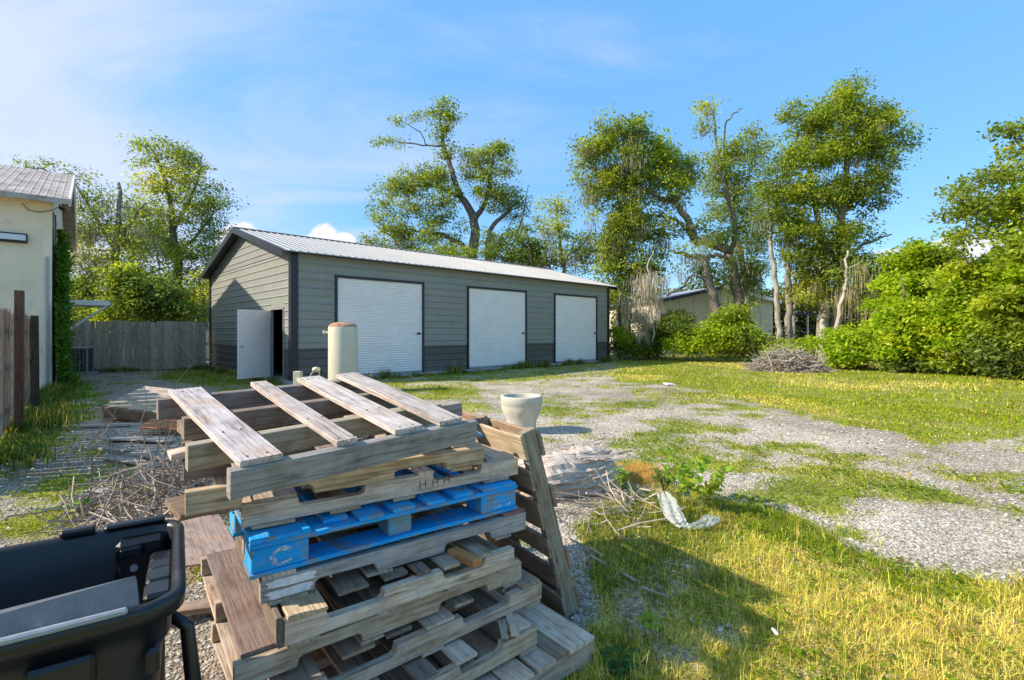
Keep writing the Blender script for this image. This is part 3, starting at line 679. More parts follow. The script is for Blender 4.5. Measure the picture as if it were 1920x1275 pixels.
    # black rake trim on both gable ends, eave soffits, ridge cap
    for x0 in (-ox - .02, W + ox):
        for side in (0, 1):
            ya = -ov - .01 if side == 0 else D + ov + .01; za = EV + sl * (-ov); V = []
            for y, z in ((ya, za), (D / 2, RD + .0)):
                V += [(x0, y, z - .13), (x0 + .02, y, z - .13), (x0 + .02, y, z + .075), (x0, y, z + .075)]
            MB().add(V, [(0, 3, 2, 1), (4, 5, 6, 7), (0, 1, 5, 4), (1, 2, 6, 5), (2, 3, 7, 6), (3, 0, 4, 7)]).build('rake_trim', M['trim'], s)
    sf = MB(); 
    for ya, yb in ((-ov, D / 2), (D + ov, D / 2)):
        V = []
        for y in (ya, yb):
            z = EV + sl * (y if ya < 1 else D - y)
            V += [(-ox, y, z + .002), (W + ox, y, z + .002), (W + ox, y, z + .026), (-ox, y, z + .026)]
        sf.add(V, [(0, 1, 2, 3), (4, 7, 6, 5), (0, 4, 5, 1), (2, 6, 7, 3), (0, 3, 7, 4), (1, 5, 6, 2)])
    sf.build('roof_deck', M['dark_metal'], s)
    MB().box(-.02, W + .02, -.034, -.0255, EV - .15, EV - .045).build('eave_trim', M['siding'], s, SAGE)
    MB().add([(-ox - .03, D / 2 - .18, RD + .045), (W + ox + .03, D / 2 - .18, RD + .045), (W + ox + .03, D / 2, RD + .10), (-ox - .03, D / 2, RD + .10), (-ox - .03, D / 2 + .18, RD + .045), (W + ox + .03, D / 2 + .18, RD + .045)], [(0, 1, 2, 3), (3, 2, 5, 4), (0, 4, 5, 1), (0, 3, 4), (1, 5, 2)]).build('ridge_cap', M['roof'], s)
    # roll-up doors
    for i, (a, b_) in enumerate(doors):
        fr = MB(); fr.box(a - .07, a, -.05, .03, E0, dtop + .07).box(b_, b_ + .07, -.05, .03, E0, dtop + .07).box(a, b_, -.05, .03, dtop, dtop + .07)
        f = fr.build('roller_door', M['trim'], s)
        V = []; F = []; n = 38; hh = (dtop - E0 - .06) / n
        zs = [];
        for k in range(n): zs += [(E0 + .06 + k * hh, .004), (E0 + .06 + k * hh + hh * .3, -.014), (E0 + .06 + k * hh + hh * .72, -.014)]
        zs.append((dtop, .004))
        for x in (a + .001, b_ - .001):
            for z, o in zs: V.append((x, .006 + o, z))
        m_ = len(zs); F = [(k, m_ + k, m_ + k + 1, k + 1) for k in range(m_ - 1)]
        b0 = len(V); V += [(a + .001, .04, E0 + .06), (b_ - .001, .04, E0 + .06), (b_ - .001, .04, dtop), (a + .001, .04, dtop)]; F.append((b0, b0 + 3, b0 + 2, b0 + 1))
        MB().add(V, F).build('curtain', M['white_metal'], f)
        MB().box(a + .002, b_ - .002, -.016, .02, E0 + .012, E0 + .062).build('bottom_bar', M['grey_metal'], f)
        MB().box(b_ - .22, b_ - .05, -.03, -.0105, 1.42, 1.46).box(b_ - .16, b_ - .12, -.034, -.03, 1.39, 1.49).build('lock', M['dark_metal'], f)
    # personnel door standing open
    y0, y1, zt = pd
    MB().box(-.03, .06, y0 - .04, y0, E0, zt + .04).box(-.03, .06, y1, y1 + .04, E0, zt + .04).box(-.03, .06, y0, y1, zt, zt + .04).build('door_frame', M['grey_metal'], s)
    # leaf hinged at y1; swings outward
    wdir = Vector((-.42, -.906, 0)); wl = Vector((wdir.dot(xd), wdir.dot(yd), 0)); a = math.atan2(wl.y, wl.x)
    lf = MB().box(0, 1.07, -.022, .022, 0, 2.03).build('door', M['white_metal'], s, bevel=.003); lf.location = (-.05, y1 + .0, E0 + .02); lf.rotation_euler = (0, 0, a)
    for sg in (-1, 1):
        h = MB(); h.tube([(.99, sg * .022, .95), (.99, sg * .06, .95)], .012, 8).lathe([(.0, -.03), (.026, -.022), (.03, 0), (.026, .022), (0, .03)], 10, (.99, sg * .075, .95)); h.build('handle', M['grey_metal'], lf, smooth=True)
    return s
build_shed()
def T(x, y):   # a point of the shed's frame -> world
    return (-6.27 + .718 * x - .696 * y, 14.0 + .696 * x + .718 * y)
# things just inside the shed's open door
x, y = T(1.1, 1.0)
b = MB(); b.lathe([(.0, 0), (.19, 0), (.22, .25), (.2, .5), (.12, .62), (0, .64)], 12); o = b.build('stuffed_sack', simple('sack_cloth', (.16, .16, .17), .9, 0, 4, .3), smooth=True); o.location = (x, y, .1); o.rotation_euler = (.1, .1, 0)
tag(o, 'grey sack standing just inside the open shed door', 'sack')
x, y = T(1.7, 1.35)
o = MB().box(-.3, .3, -.25, .25, 0, .55).build('storage_box', simple('dull_box', (.08, .09, .13), .7), bevel=.02); o.location = (x, y, .1); o.rotation_euler = (0, 0, .5); tag(o, 'dark storage box in the shade behind the open shed door', 'box')

# ------------------------------------------------------------------ cream building at the left
def build_left():
    c0 = Vector((-12.1, 12.9, 0)); sd = Vector((-.653, .757, 0)); fd = Vector((.757, .653, 0))
    t = empty('cream_building', c0, math.atan2(fd.y, fd.x), 'tall cream stucco building with a stained metal roof at the left edge', 'building')
    # frame: x to the right along the front, y back along the side; corner at origin; building spans x in [-7,0], y in [0,9.6]
    EV = 5.06; RD = 6.84; D = 10.0; L = 7.0; OV = .38
    w = MB(); w.box(-L, 0, 0, D, -.05, EV); w.add([(-L, 0, EV), (-L, D, EV), (-L, D / 2, RD - .12), (-.001, 0, EV), (-.001, D, EV), (-.001, D / 2, RD - .12)], [(0, 2, 1), (3, 4, 5), (0, 3, 5, 2), (1, 2, 5, 4)])
    w.build('wall', M['stucco'], t)
    sl = (RD - EV) / (D / 2); pw = .6; n = 12; ribs = []
    for k in range(4): x = pw * k / 4; ribs += [(x, 0), (x + .10, 0), (x + .12, .007), (x + .135, .007)]
    ribs.append((pw, 0))
    for side in (0, 1):
        V = []; 
        for y in ((-OV, D / 2) if side == 0 else (D + OV, D / 2)):
            z = EV + .04 + sl * (y if side == 0 else D - y)
            for x, h in ribs: V.append((x, y, z + h))
            V += [(pw, y, z - .02), (0, y, z - .02)]
        m_ = len(ribs) + 2; F = [((i, (i + 1) % m_, m_ + (i + 1) % m_, m_ + i) if side == 0 else (m_ + i, m_ + (i + 1) % m_, (i + 1) % m_, i)) for i in range(m_)]
        F += [tuple(range(m_ - 1, -1, -1)), tuple(m_ + i for i in range(m_))]
        me = mesh(V, F); me.materials.append(M['rust_roof'])
        for k in range(n):
            o = link('roof_panel', me, None, t); o.location = (OV - pw * (k + 1), 0, .002 * (k % 2))
    MB().box(-L, OV + .0, -OV - .03, -OV, EV - sl * OV - .10, EV - sl * OV + .035).build('fascia', M['rust_roof'], t)
    for side in (0, 1):
        V = []
        for y in ((-OV, D / 2) if side == 0 else (D + OV, D / 2)):
            z = EV + sl * (y if side == 0 else D - y); V += [(OV - .03, y, z - .14), (OV + .012, y, z - .14), (OV + .012, y, z + .06), (OV - .03, y, z + .06)]
        MB().add(V, [(0, 3, 2, 1), (4, 5, 6, 7), (0, 1, 5, 4), (1, 2, 6, 5), (2, 3, 7, 6), (3, 0, 4, 7)]).build('rake_board', M['white_metal'], t)
    MB().box(-L, .003, -OV, -.002, EV - .19, EV - .17).build('soffit', M['stucco'], t)
    MB().box(-.16, .012, -.012, .10, -.02, EV - .2).build('corner_board', M['stucco'], t)
    MB().box(-.10, -.05, -.05, -.014, 0, EV - 1.6).build('conduit', M['grey_metal'], t)
    return t, c0, fd, sd
LB, LC, LFD, LSD = build_left()
LBM = frame_matrix(LC, LFD)
def LBW(x, y, z=0): return LBM @ Vector((x, y, z))
# flood light on the wall
t = empty('wall_light', LBW(-.72, 0, 3.88), math.atan2(LFD.y, LFD.x), 'long dark framed wall light on the cream stucco wall', 'light')
MB().box(-.28, .28, -.11, 0, -.12, .12).build('housing', M['dark_metal'], t, bevel=.012)
MB().box(-.25, .25, -.118, -.1105, -.06, .08).build('lens', M['glass'], t)
t = empty('security_camera', LBW(.18, .05, 4.78), 0, 'small black camera under the roof edge of the cream building', 'camera')
MB().tube([(0, 0, 0), (.12, -.03, -.05)], .045, 10).build('camera_body', M['trim'], t); MB().tube([(-.02, 0, 0), (-.02, 0, .1)], .02, 8).build('bracket', M['trim'], t)
pts = [LBW(-.55, -.03, 4.78), LBW(-.42, -.04, 4.62), LBW(-.2, -.04, 4.6), LBW(0, -.03, 4.68), LBW(.15, 0, 4.8)]
o = MB().tube(pts, .009, 5).build('cable', M['trim']); tag(o, 'thin black cable looping along the top of the cream wall', 'cable')
# awning with its strut
aw = empty('door_awning', LBW(0, 3.3, 2.45), math.atan2(LFD.y, LFD.x), 'small white sheet-metal awning with a diagonal strut on the cream wall', 'awning')
pn = MB(); 
pn.add([(0, -.8, 0), (1.25, -.8, -.06), (1.25, .8, -.06), (0, .8, 0), (0, -.8, .03), (1.25, -.8, -.03), (1.25, .8, -.03), (0, .8, .03)], [(0, 3, 2, 1), (4, 5, 6, 7), (0, 1, 5, 4), (1, 2, 6, 5), (2, 3, 7, 6), (3, 0, 4, 7)]); pn.build('awning_panel', M['white_metal'], aw)
MB().box(1.25, 1.27, -.82, .82, -.12, -.02).box(0, 1.25, -.82, -.80, -.12, .03).box(0, 1.25, .80, .82, -.12, .03).build('edge_trim', M['white_metal'], aw)
for yy in (-.79, .78): MB().tube([(1.22, yy, -.09), (.03, yy, -1.1)], .025, 6).build('strut', M['white_metal'], aw)
MB().box(0, .05, -.9, -.7, -1.2, -1.0).build('strut_bracket', M['grey_metal'], aw)

# air conditioner
t = empty('air_conditioner', (-15.12, 16.9, 0), R(30), 'grey louvred air conditioning unit on a pad by the board fence', 'air conditioner')
MB().box(-.6, .6, -.55, .55, -.02, .08).build('pad', M['concrete'], t)
MB().box(-.46, .46, -.46, .46, .1, .90).build('coil_core', M['dark'], t)
MB().box(-.5, .5, -.5, .5, .90, .98).build('top_cover', M['grey_metal'], t, bevel=.03); MB().box(-.5, .5, -.5, .5, .081, .13).build('base_rail', M['grey_metal'], t)
for sx in (-1, 1):
    for sy in (-1, 1): MB().box(min(sx * .5, sx * .455), max(sx * .5, sx * .455), min(sy * .5, sy * .455), max(sy * .5, sy * .455), .13, .9).build('corner_post', M['grey_metal'], t)
me = None
for k in range(8):
    x = -.45 + .9 * (k + .5) / 8 + .0; g = MB().box(x - .006, x + .006, -.485, -.475, .13, .9).build('guard_wire', M['grey_metal'], t)
g = MB()
for k in range(16): z = .15 + k * .047; g.box(-.455, .455, -.474, -.466, z, z + .006); g.box(-.474, -.466, -.455, .455, z, z + .006); g.box(.466, .474, -.455, .455, z, z + .006)
g.build('guard_grille', M['grey_metal'], t)

# ------------------------------------------------------------------ fences
def picket_mesh(w, h, t=.018, ear=.035):
    P_ = [(-w / 2, 0), (w / 2, 0), (w / 2, h - ear), (w / 2 - ear, h), (-w / 2 + ear, h), (-w / 2, h - ear)]
    V = [(z, x, -t / 2) for x, z in P_] + [(z, x, t / 2) for x, z in P_]; n = 6
    return mesh(V, [tuple(range(n - 1, -1, -1)), tuple(range(n, 2 * n))] + [(i, (i + 1) % n, n + (i + 1) % n, n + i) for i in range(n)])
# local x of wood pieces is the grain: pickets are made lying along x and stood up
UP = Matrix(((0, 1, 0, 0), (0, 0, 1, 0), (1, 0, 0, 0), (0, 0, 0, 1)))      # x->z, y->x, z->y
def fence(name, label, p0, p1, h, w, gap, colr, rails_front, posts, warp=.01, var=.18, zh=.04, railz=(.35, 1.0, 1.6), npick=None):
    p0 = Vector(p0); p1 = Vector(p1); d = (p1 - p0); L = d.length; ang = math.atan2(d.y, d.x)
    f = empty(name, (p0.x, p0.y, 0), ang, label, 'fence')
    meshes = [picket_mesh(w, h * k) for k in (1, .985, 1.01)]
    for m_ in meshes: m_.materials.append(WOOD)
    x = w / 2; 
    while x < L - w / 2 + .01:
        c = tuple(k * random.uniform(1 - var, 1 + var) for k in (1, 1, 1)); s = random.uniform(1 - var, 1 + var); cc = tuple(a * s * (1 + .08 * (b - 1)) for a, b in zip(colr, c))
        o = link('picket', random.choice(meshes), None, f, cc)
        o.matrix_basis = Matrix.Translation((x, random.uniform(-warp, warp), zh + random.uniform(-.012, .012))) @ Matrix.Rotation(random.gauss(0, .006), 4, 'Y') @ UP
        x += w + gap
    sgn = -1 if rails_front else 1
    for z in railz:
        k = 0.0
        while k < L - .1:
            l2 = min(2.44, L - k); r = MB().box(-l2 / 2, l2 / 2, -.019, .019, -.044, .044).build('rail', WOOD, f, tuple(a * random.uniform(.8, 1.1) for a in colr)); r.location = (k + l2 / 2, sgn * .034 - .0, z); k += l2
    for px_, ph, pw, pc in posts:
        r = MB().box(0, ph, -pw / 2, pw / 2, -.045, .045).build('fence_post', WOOD, f, pc); r.matrix_basis = Matrix.Translation((px_, sgn * .10, 0)) @ UP
    return f
fence('board_fence', 'weathered grey dog-eared board fence behind the yard beside the shed', (-16.35, 17.55), (-12.42, 20.15), 1.88, .139, .0005, (.56, .46, .36), False, [(.1, 1.8, .09, (.3, .27, .22)), (2.4, 1.8, .09, (.3, .27, .22))])
f = fence('privacy_fence', 'brown board fence seen from its rail side along the left edge', (-5.05, 4.45), (-11.87, 12.3), 1.80, .14, .035, (.47, .38, .29), False,
      [(1.2, 1.75, .09, (.3, .2, .14)), (6.1, 1.75, .09, (.28, .2, .14)), (8.5, 1.75, .09, (.28, .2, .14)), (10.25, 1.78, .09, (.3, .26, .2))], warp=.02, var=.15, railz=(.3, .95, 1.5))
# tall brown post standing in front of the fence, seen near the left edge
o = MB().box(0, 2.12, -.105, .105, -.05, .05).build('wooden_post', WOOD, None, (.17, .095, .062)); o.matrix_basis = Matrix.Translation((-7.44, 7.42, 0)) @ Matrix.Rotation(R(-49), 4, 'Z') @ UP
tag(o, 'tall dark brown post rising above the privacy fence at the left edge', 'post')
o = MB().box(0, 1.82, -.10, .10, -.06, .06).build('old_sleeper', WOOD, None, (.085, .062, .045)); o.matrix_basis = Matrix.Translation((-9.50, 9.78, 0)) @ Matrix.Rotation(R(-40), 4, 'Z') @ Matrix.Rotation(R(-4), 4, 'Y') @ UP
tag(o, 'blackened old timber leaning against the privacy fence', 'timber')

# ivy on the building's corner
def ivy():
    t = empty('ivy', LBW(.1, .6), 0, 'bright green ivy climbing the corner of the cream building', 'ivy')
    n = 17000; y = rng.uniform(-.25, 2.1, n); z = 4.3 * rng.random(n) ** .9; lim = np.clip(1.25 - .22 * z + .5 * (fbm(z * 2, y * 0 + 3) - .5), .25, 2); k = np.abs(y - .35 - .12 * z) < lim
    y, z = y[k], z[k]; n = len(y); x = .04 + np.abs(rng.normal(0, .11, n)) + .12 * fbm(y * 3, z * 3) + np.clip(.8 - z, 0, 1) * .35 * rng.random(n)
    pts = np.array([LBW(a, b, c) for a, b, c in zip(x, y, z)]) - np.array(t.location)
    V = leaf_quads(pts, rng.uniform(.03, .06, n), .4, .8); c = np.array((.11, .22, .025)) * rng.uniform(.6, 1.4, (n, 1)); link('leaves', np_mesh('ivy_leaves', V, np.arange(len(V)).reshape(-1, 4), np.repeat(c, 4, 0)), LEAF, t)
    b = MB()
    for k in range(14):
        y0 = random.uniform(0, 1.5); p = [LBW(.02, y0 + .25 * math.sin(z * 2 + k) + .1 * z, z) - t.location for z in np.linspace(0, random.uniform(3.5, 4.9), 9)]; b.tube(p, .012, 4)
    b.build('vine_stem', BARK, t, (.16, .12, .08))
ivy()

# ------------------------------------------------------------------ beige neighbour building
def neighbour():
    a = P(1248, 622, 34); b = P(1449, 622, 35.5); d = Vector((b.x - a.x, b.y - a.y, 0)); W = d.length; d.normalize()
    t = empty('neighbour_building', (a.x, a.y, 0), math.atan2(d.y, d.x), 'low beige metal building half hidden behind the oak trunks', 'building')
    EV, RD, D = 3.72, 4.62, 12.0; n = 8
    for k in range(n):
        x0 = W * k / n; x1 = W * (k + 1) / n; zt = lambda x: EV + (RD - EV) * (1 - abs(x - W / 2) / (W / 2))
        xs = [x0 + .012, x0 + .05, x1 - .05, x1 - .012]; ys = [0, -.03, -.03, 0]; V = []
        for x, y in zip(xs, ys): V.append((x, y, 0)); V.append((x, y, zt(x)))
        V += [(x0, .05, 0), (x0, .05, zt(x0)), (x1, .05, 0), (x1, .05, zt(x1))]
        F = [(0, 2, 3, 1), (2, 4, 5, 3), (4, 6, 7, 5), (8, 0, 1, 9), (6, 10, 11, 7), (10, 8, 9, 11), (1, 3, 5, 7, 11, 9), (0, 8, 10, 6, 4, 2)]
        MB().add(V, F).build('wall_panel', M['beige'], t)
    MB().box(0, W, .06, D, 0, EV).build('wall', M['beige'], t)
    for s_ in (0, 1):
        xa = -.4 if s_ == 0 else W + .4; V = []
        for x in (xa, W / 2):
            z = EV + (RD - EV) * (1 - abs(x - W / 2) / (W / 2)) + .03; V += [(x, -.4, z), (x, D, z), (x, D, z + .12), (x, -.4, z + .12)]
        MB().add(V, [(0, 1, 2, 3), (4, 7, 6, 5), (0, 4, 5, 1), (1, 5, 6, 2), (2, 6, 7, 3), (3, 7, 4, 0)]).build('roof_slope', M['roof'], t)
        V = []
        for x in (xa, W / 2):
            z = EV + (RD - EV) * (1 - abs(x - W / 2) / (W / 2)); V += [(x, -.43, z - .12), (x, -.402, z - .12), (x, -.402, z + .1), (x, -.43, z + .1)]
        MB().add(V, [(0, 1, 2, 3), (4, 7, 6, 5), (0, 4, 5, 1), (1, 5, 6, 2), (2, 6, 7, 3), (3, 7, 4, 0)]).build('rake_trim', M['trim'] if s_ == 0 else M['white_metal'], t)
    # open lean-to at the right
    cp = empty('carport', (b.x + .05, b.y, 0), math.atan2(d.y, d.x), 'dim open lean-to with pale posts at the side of the beige building', 'carport')
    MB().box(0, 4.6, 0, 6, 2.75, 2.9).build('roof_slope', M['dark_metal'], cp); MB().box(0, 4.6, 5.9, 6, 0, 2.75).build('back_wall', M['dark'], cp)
    for x in (.3, 1.6, 2.9, 4.4): MB().box(x, x + .1, .1, .2, 0, 2.75).build('post', M['beige'], cp)
    for z in (.9, 1.7): MB().box(0, 4.6, .205, .25, z, z + .07).build('rail', M['dark_metal'], cp)
neighbour()
# low white shed roof glimpsed over the board fence
p = P(366, 606, 26); t = empty('far_shed', (p.x, p.y, 0), .3, 'white low roof just showing over the board fence beside the shed', 'shed')
MB().box(-1.0, 1.0, 0, 2.5, 0, 1.8).build('wall', M['beige'], t); MB().box(-1.1, 1.1, -.1, 2.6, 1.81, 1.97).build('roof', M['white_metal'], t)

# ------------------------------------------------------------------ pressure tank, pump, planter
x, y = (643 - 960) / FP * 12.3, 12.3
t = empty('pressure_tank', (x, y, 0), 0, 'tall cream cylindrical water tank with a rusty domed top', 'tank')
MB().lathe([(.0, .12), (.30, .12), (.345, .16), (.35, .2), (.35, 1.60), (.345, 1.62)], 40).build('tank_body', M['tank'], t, smooth=True)
MB().lathe([(.345, 1.62), (.335, 1.655), (.28, 1.70), (.18, 1.73), (.07, 1.745), (0, 1.75)], 40).build('domed_top', M['rust'], t, smooth=True)
MB().lathe([(.0, 0), (.30, 0), (.30, .12), (.28, .13)], 24).build('tank_base', M['tank'], t)
MB().tube([(-.34, -.05, 1.48), (-.43, -.06, 1.48)], .028, 8).tube([(-.43, -.06, 1.48), (-.47, -.06, 1.48)], .045, 8).build('fitting', M['tank'], t)
t = empty('well_pump', (x - .75, y - .1, 0), 0, 'cream painted well pipes with a pump box left of the tank', 'pump')
MB().box(-.42, -.24, -.08, .08, 0, .52).build('control_box', M['tank'], t, bevel=.012)
MB().tube([(-.3, 0, .30), (.42, 0, .30)], .035, 8).tube([(-.05, 0, .30), (-.05, 0, 0)], .035, 8).tube([(.3, 0, .30), (.3, 0, 0)], .03, 8).build('pipe', M['tank'], t)
MB().tube([(-.05, -.02, .3), (.0, -.02, .45), (.12, -.02, .56), (.2, -.02, .5), (.22, -.02, .3), (.22, -.02, .1)], .014, 6).build('hose', M['tank'], t)
MB().lathe([(0, -.06), (.08, -.05), (.1, 0), (.08, .05), (0, .07)], 14, (.12, 0, .56)).build('pressure_switch', M['tank'], t, smooth=True)
MB().tube([(-.25, 0, .52), (-.33, -.05, .68)], .008, 4).tube([(-.37, 0, .52), (-.44, .03, .66)], .008, 4).build('wire', M['ink'], t)
px_, py_ = (978 - 960) / FP * 7.35, 7.35
t = empty('planter_pot', (px_, py_, 0), 0, 'large empty pale stone planter pot beyond the pallet stack', 'planter')
V = [(.0, 0), (.20, 0), (.215, .02), (.215, .12), (.225, .19), (.255, .26), (.288, .32), (.303, .39), (.306, .43), (.311, .435), (.311, .53), (.305, .545), (.27, .548), (.258, .53), (.25, .40), (.2, .32), (0, .31)]
MB().lathe(V, 44).build('pot', M['pot'], t, smooth=True)
MB().lathe([(0, .40), (.252, .40), (.252, .38)], 20).build('soil', simple('potting_soil', (.12, .09, .06), 1, 0, 10, .4), t)
# ------------------------------------------------------------------ wooden pallets
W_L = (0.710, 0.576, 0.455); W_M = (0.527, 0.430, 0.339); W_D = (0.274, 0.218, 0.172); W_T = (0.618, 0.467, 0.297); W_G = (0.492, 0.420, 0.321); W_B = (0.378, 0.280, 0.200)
def plank_mesh(L, w, t, nseg=5, rough=.0015, ch=.0025, warp=.004):
    """board lying along local x, centred"""
    V = []; F = []; r = random.random() * 50; wa = random.uniform(-warp, warp)
    for i in range(nseg + 1):
        x = -L / 2 + L * i / nseg; a = w / 2 + random.uniform(-rough, rough) * 1.5; b = t / 2 + random.uniform(-rough, rough) * .4; z0 = wa * (1 - (2 * i / nseg - 1) ** 2)
        e = random.uniform(-rough, rough) * 2 if i in (0, nseg) else 0
        for y, z in ((-a + ch, -b), (a - ch, -b), (a, -b + ch), (a, b - ch), (a - ch, b), (-a + ch, b), (-a, b - ch), (-a, -b + ch)): V.append((x + e + (random.uniform(-.003, .003) if i in (0, nseg) else 0), y, z + z0))
    for i in range(nseg):
        for k in range(8): F.append((i * 8 + k, i * 8 + (k + 1) % 8, (i + 1) * 8 + (k + 1) % 8, (i + 1) * 8 + k))
    F.append(tuple(range(7, -1, -1))); F.append(tuple(nseg * 8 + k for k in range(8)))
    return mesh(V, F)
def plank(name, parent, L, w, t, m4, colr, mat=None, **k):
    me = plank_mesh(L, w, t, **k); me.materials.append(mat or WOOD); c = random.uniform(.88, 1.1)
    o = link(name, me, None, parent, tuple(a * c for a in colr)); o.matrix_basis = m4; return o
RX = Matrix.Rotation; TR = Matrix.Translation
ALONG_Y = RX(R(90), 4, 'Z')
def stringer(parent, L, t, h, x0, y, z0, notch, colr, mat=None, nd=.036, label=None):
    """runs along x; outline in xz with forklift notches; 'up' or 'dn'"""
    pts = []
    def edge(side):
        e = [(0, 0)]
        if notch == side:
            for a, b in ((.15, .36), (.62, .83)):
                a += random.uniform(-.01, .01); b += random.uniform(-.01, .01)
                e += [(a * L, 0), (a * L + .006, nd * .75), (a * L + .02, nd), (b * L - .02, nd), (b * L - .006, nd * .75), (b * L, 0)]
        n0 = len(e); e.append((L, 0)); return e
    bt = [(x, d) for x, d in edge('dn')]; tp = [(x, h - d) for x, d in edge('up')]
    pts = bt + tp[::-1]; n = len(pts); jit = lambda: random.uniform(-.0015, .0015)
    pts = [(x - L / 2 + jit(), z + jit()) for x, z in pts]
    V = [(x, -t / 2, z) for x, z in pts] + [(x, t / 2, z) for x, z in pts]
    me = mesh(V, [tuple(range(n)), tuple(range(2 * n - 1, n - 1, -1))] + [(i, n + i, n + (i + 1) % n, (i + 1) % n) for i in range(n)])
    bm = bmesh.new(); bm.from_mesh(me); bmesh.ops.recalc_face_normals(bm, faces=bm.faces); bmesh.ops.bevel(bm, geom=[e for e in bm.edges if abs(e.verts[0].co.y - e.verts[1].co.y) < 1e-6], offset=.002, segments=1, affect='EDGES'); bmesh.ops.triangulate(bm, faces=[f for f in bm.faces if len(f.verts) > 4]); bm.to_mesh(me); bm.free()
    me.materials.append(mat or WOOD); o = link('stringer', me, None, parent, colr); o.location = (x0 + L / 2, y, z0)
    if label: o['label'] = label
    return o
def pal_matrix(ox, oy, z, ang, sx=0, sy=0):
    return TR((ox, oy, z)) @ RX(R(ang), 4, 'Z') @ RX(math.atan(sy), 4, 'X') @ RX(-math.atan(sx), 4, 'Y')
GRP = 'wooden pallets stacked in the foreground'
def pallet(label, m4, L, D, strs, deck, bott, hs=.078, tb=.013, td=.014, st=.040, colr=W_M, group=GRP):
    p = empty('wooden_pallet', mat=m4, label=label, cat='pallet', group=group)
    for s in strs:
        y, notch, c = s[:3]; ex0 = s[3] if len(s) > 3 else 0; ex1 = s[4] if len(s) > 4 else 0
        stringer(p, L + ex0 + ex1, st, hs, -ex0, y, tb, notch, c)
    for d in deck:
        xc, w, y0, y1 = d[:4]; c = d[4] if len(d) > 4 else colr; t = d[5] if len(d) > 5 else td; mt = d[6] if len(d) > 6 else None
        plank('deck_board', p, y1 - y0, w, t, TR((xc, (y0 + y1) / 2, tb + hs + t / 2 + .0008)) @ RX(random.gauss(0, .006), 4, 'Z') @ ALONG_Y, c, mt)
    for d in bott:
        xc, w, y0, y1 = d[:4]; c = d[4] if len(d) > 4 else colr
        plank('bottom_board', p, y1 - y0, w, tb, TR((xc, (y0 + y1) / 2, tb / 2 - .0008)) @ RX(random.gauss(0, .006), 4, 'Z') @ ALONG_Y, c)
    return p
def nails(p, pts, r=.0035):
    b = MB()
    for x, y, z in pts: b.tube([(x, y, z - .002), (x, y, z + .0012)], r, 6)
    o = b.build('nails', M['ink'], p); return o
def org(right, ang, L): return (right[0] - L * math.cos(R(ang)), right[1] - L * math.sin(R(ang)))

# bottom pallet: full board deck, wide end board at the right
o9 = org((.375, 2.225), 40.5, 1.22)
pallet('bottom pallet of the stack, its boarded deck jutting out at the lower right', pal_matrix(*o9, .002, 40.5), 1.22, 1.0,
       [(.022, None, W_G), (.5, 'dn', W_M), (.975, 'dn', W_M)],
       [(1.135, .165, -.004, 1.0, W_L), (1.01, .072, .002, 1.0, W_B), (.915, .105, 0, 1.0, W_M), (.785, .125, .005, 1.0, W_L), (.65, .115, 0, 1.0, W_M), (.51, .13, 0, 1.0, W_B), (.37, .12, 0, 1.0, W_M), (.23, .12, 0, 1.0, W_M), (.07, .13, 0, 1.0, W_L)],
       [(.06, .1, 0, 1.0), (.6, .1, 0, 1.0), (1.16, .1, 0, 1.0)], hs=.088, tb=.018, td=.018)
o8 = org((.11, 2.13), 40, 1.08)
p8 = pallet('pallet second from the ground with a split front stringer and short board ends', pal_matrix(*o8, .132, 40), 1.08, .95,
       [(.02, 'up', W_G, 0, 0), (.46, 'up', W_M), (.93, 'up', W_M)],
       [(1.015, .10, .02, .95, W_L), (.72, .10, .01, .95, W_L), (.55, .09, .02, .95, W_D), (.36, .1, .03, .95, W_M), (.16, .12, .0, .95, W_M)],
       [(.05, .09, 0, .95), (.55, .09, 0, .95), (1.03, .09, 0, .95)])
plank('deck_board', p8, .17, .035, .013, TR((.985, .06, .1125)) @ RX(R(60), 4, 'Z'), W_L); plank('deck_board', p8, .12, .03, .012, TR((.93, .05, .1122)) @ RX(R(58), 4, 'Z'), W_M)
o7 = org((.14, 2.30), 39.5, 1.16)
pallet('pallet third from the ground whose notched front stringer faces up at the right corner', pal_matrix(*o7, .237, 39.5), 1.16, .98,
       [(.02, 'up', W_M), (.48, 'up', W_M), (.96, 'up', W_M)],
       [(1.10, .11, .004, .98, W_M), (.965, .02, .04, .9, W_D), (.62, .13, .012, .98, W_L), (.46, .11, .06, .98, W_D), (.30, .12, .05, .98, W_B), (.08, .14, .0, .98, W_B)],
       [(.06, .1, 0, .98), (.58, .1, 0, .98), (1.1, .1, 0, .98)])
pallet('long pallet below the middle of the stack with a black stain on its front stringer', pal_matrix(-.88, 1.56, .342, 37.8), 1.17, .98,
       [(.02, 'dn', W_G), (.48, 'dn', W_M), (.95, 'dn', W_M)],
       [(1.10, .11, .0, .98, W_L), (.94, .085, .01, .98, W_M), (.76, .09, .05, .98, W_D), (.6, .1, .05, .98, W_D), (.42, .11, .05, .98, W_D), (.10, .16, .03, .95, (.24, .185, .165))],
       [(.05, .09, 0, .98), (.45, .09, 0, .98), (.86, .09, 0, .98, W_G), (1.11, .09, 0, .98)])
p5b = pallet('short notched pallet just below the white-splashed one, a brown board along its left side', pal_matrix(-.75, 1.62, .447, 36.7), .95, .95,
       [(.02, 'up', W_L), (.46, 'up', W_M), (.92, 'up', W_M)],
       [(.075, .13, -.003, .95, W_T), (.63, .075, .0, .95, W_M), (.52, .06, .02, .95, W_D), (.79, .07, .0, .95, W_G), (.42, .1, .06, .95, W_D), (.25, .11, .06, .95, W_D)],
       [(.06, .1, 0, .95), (.36, .09, 0, .95, W_G), (.66, .09, 0, .95, W_G), (.9, .08, 0, .95)])
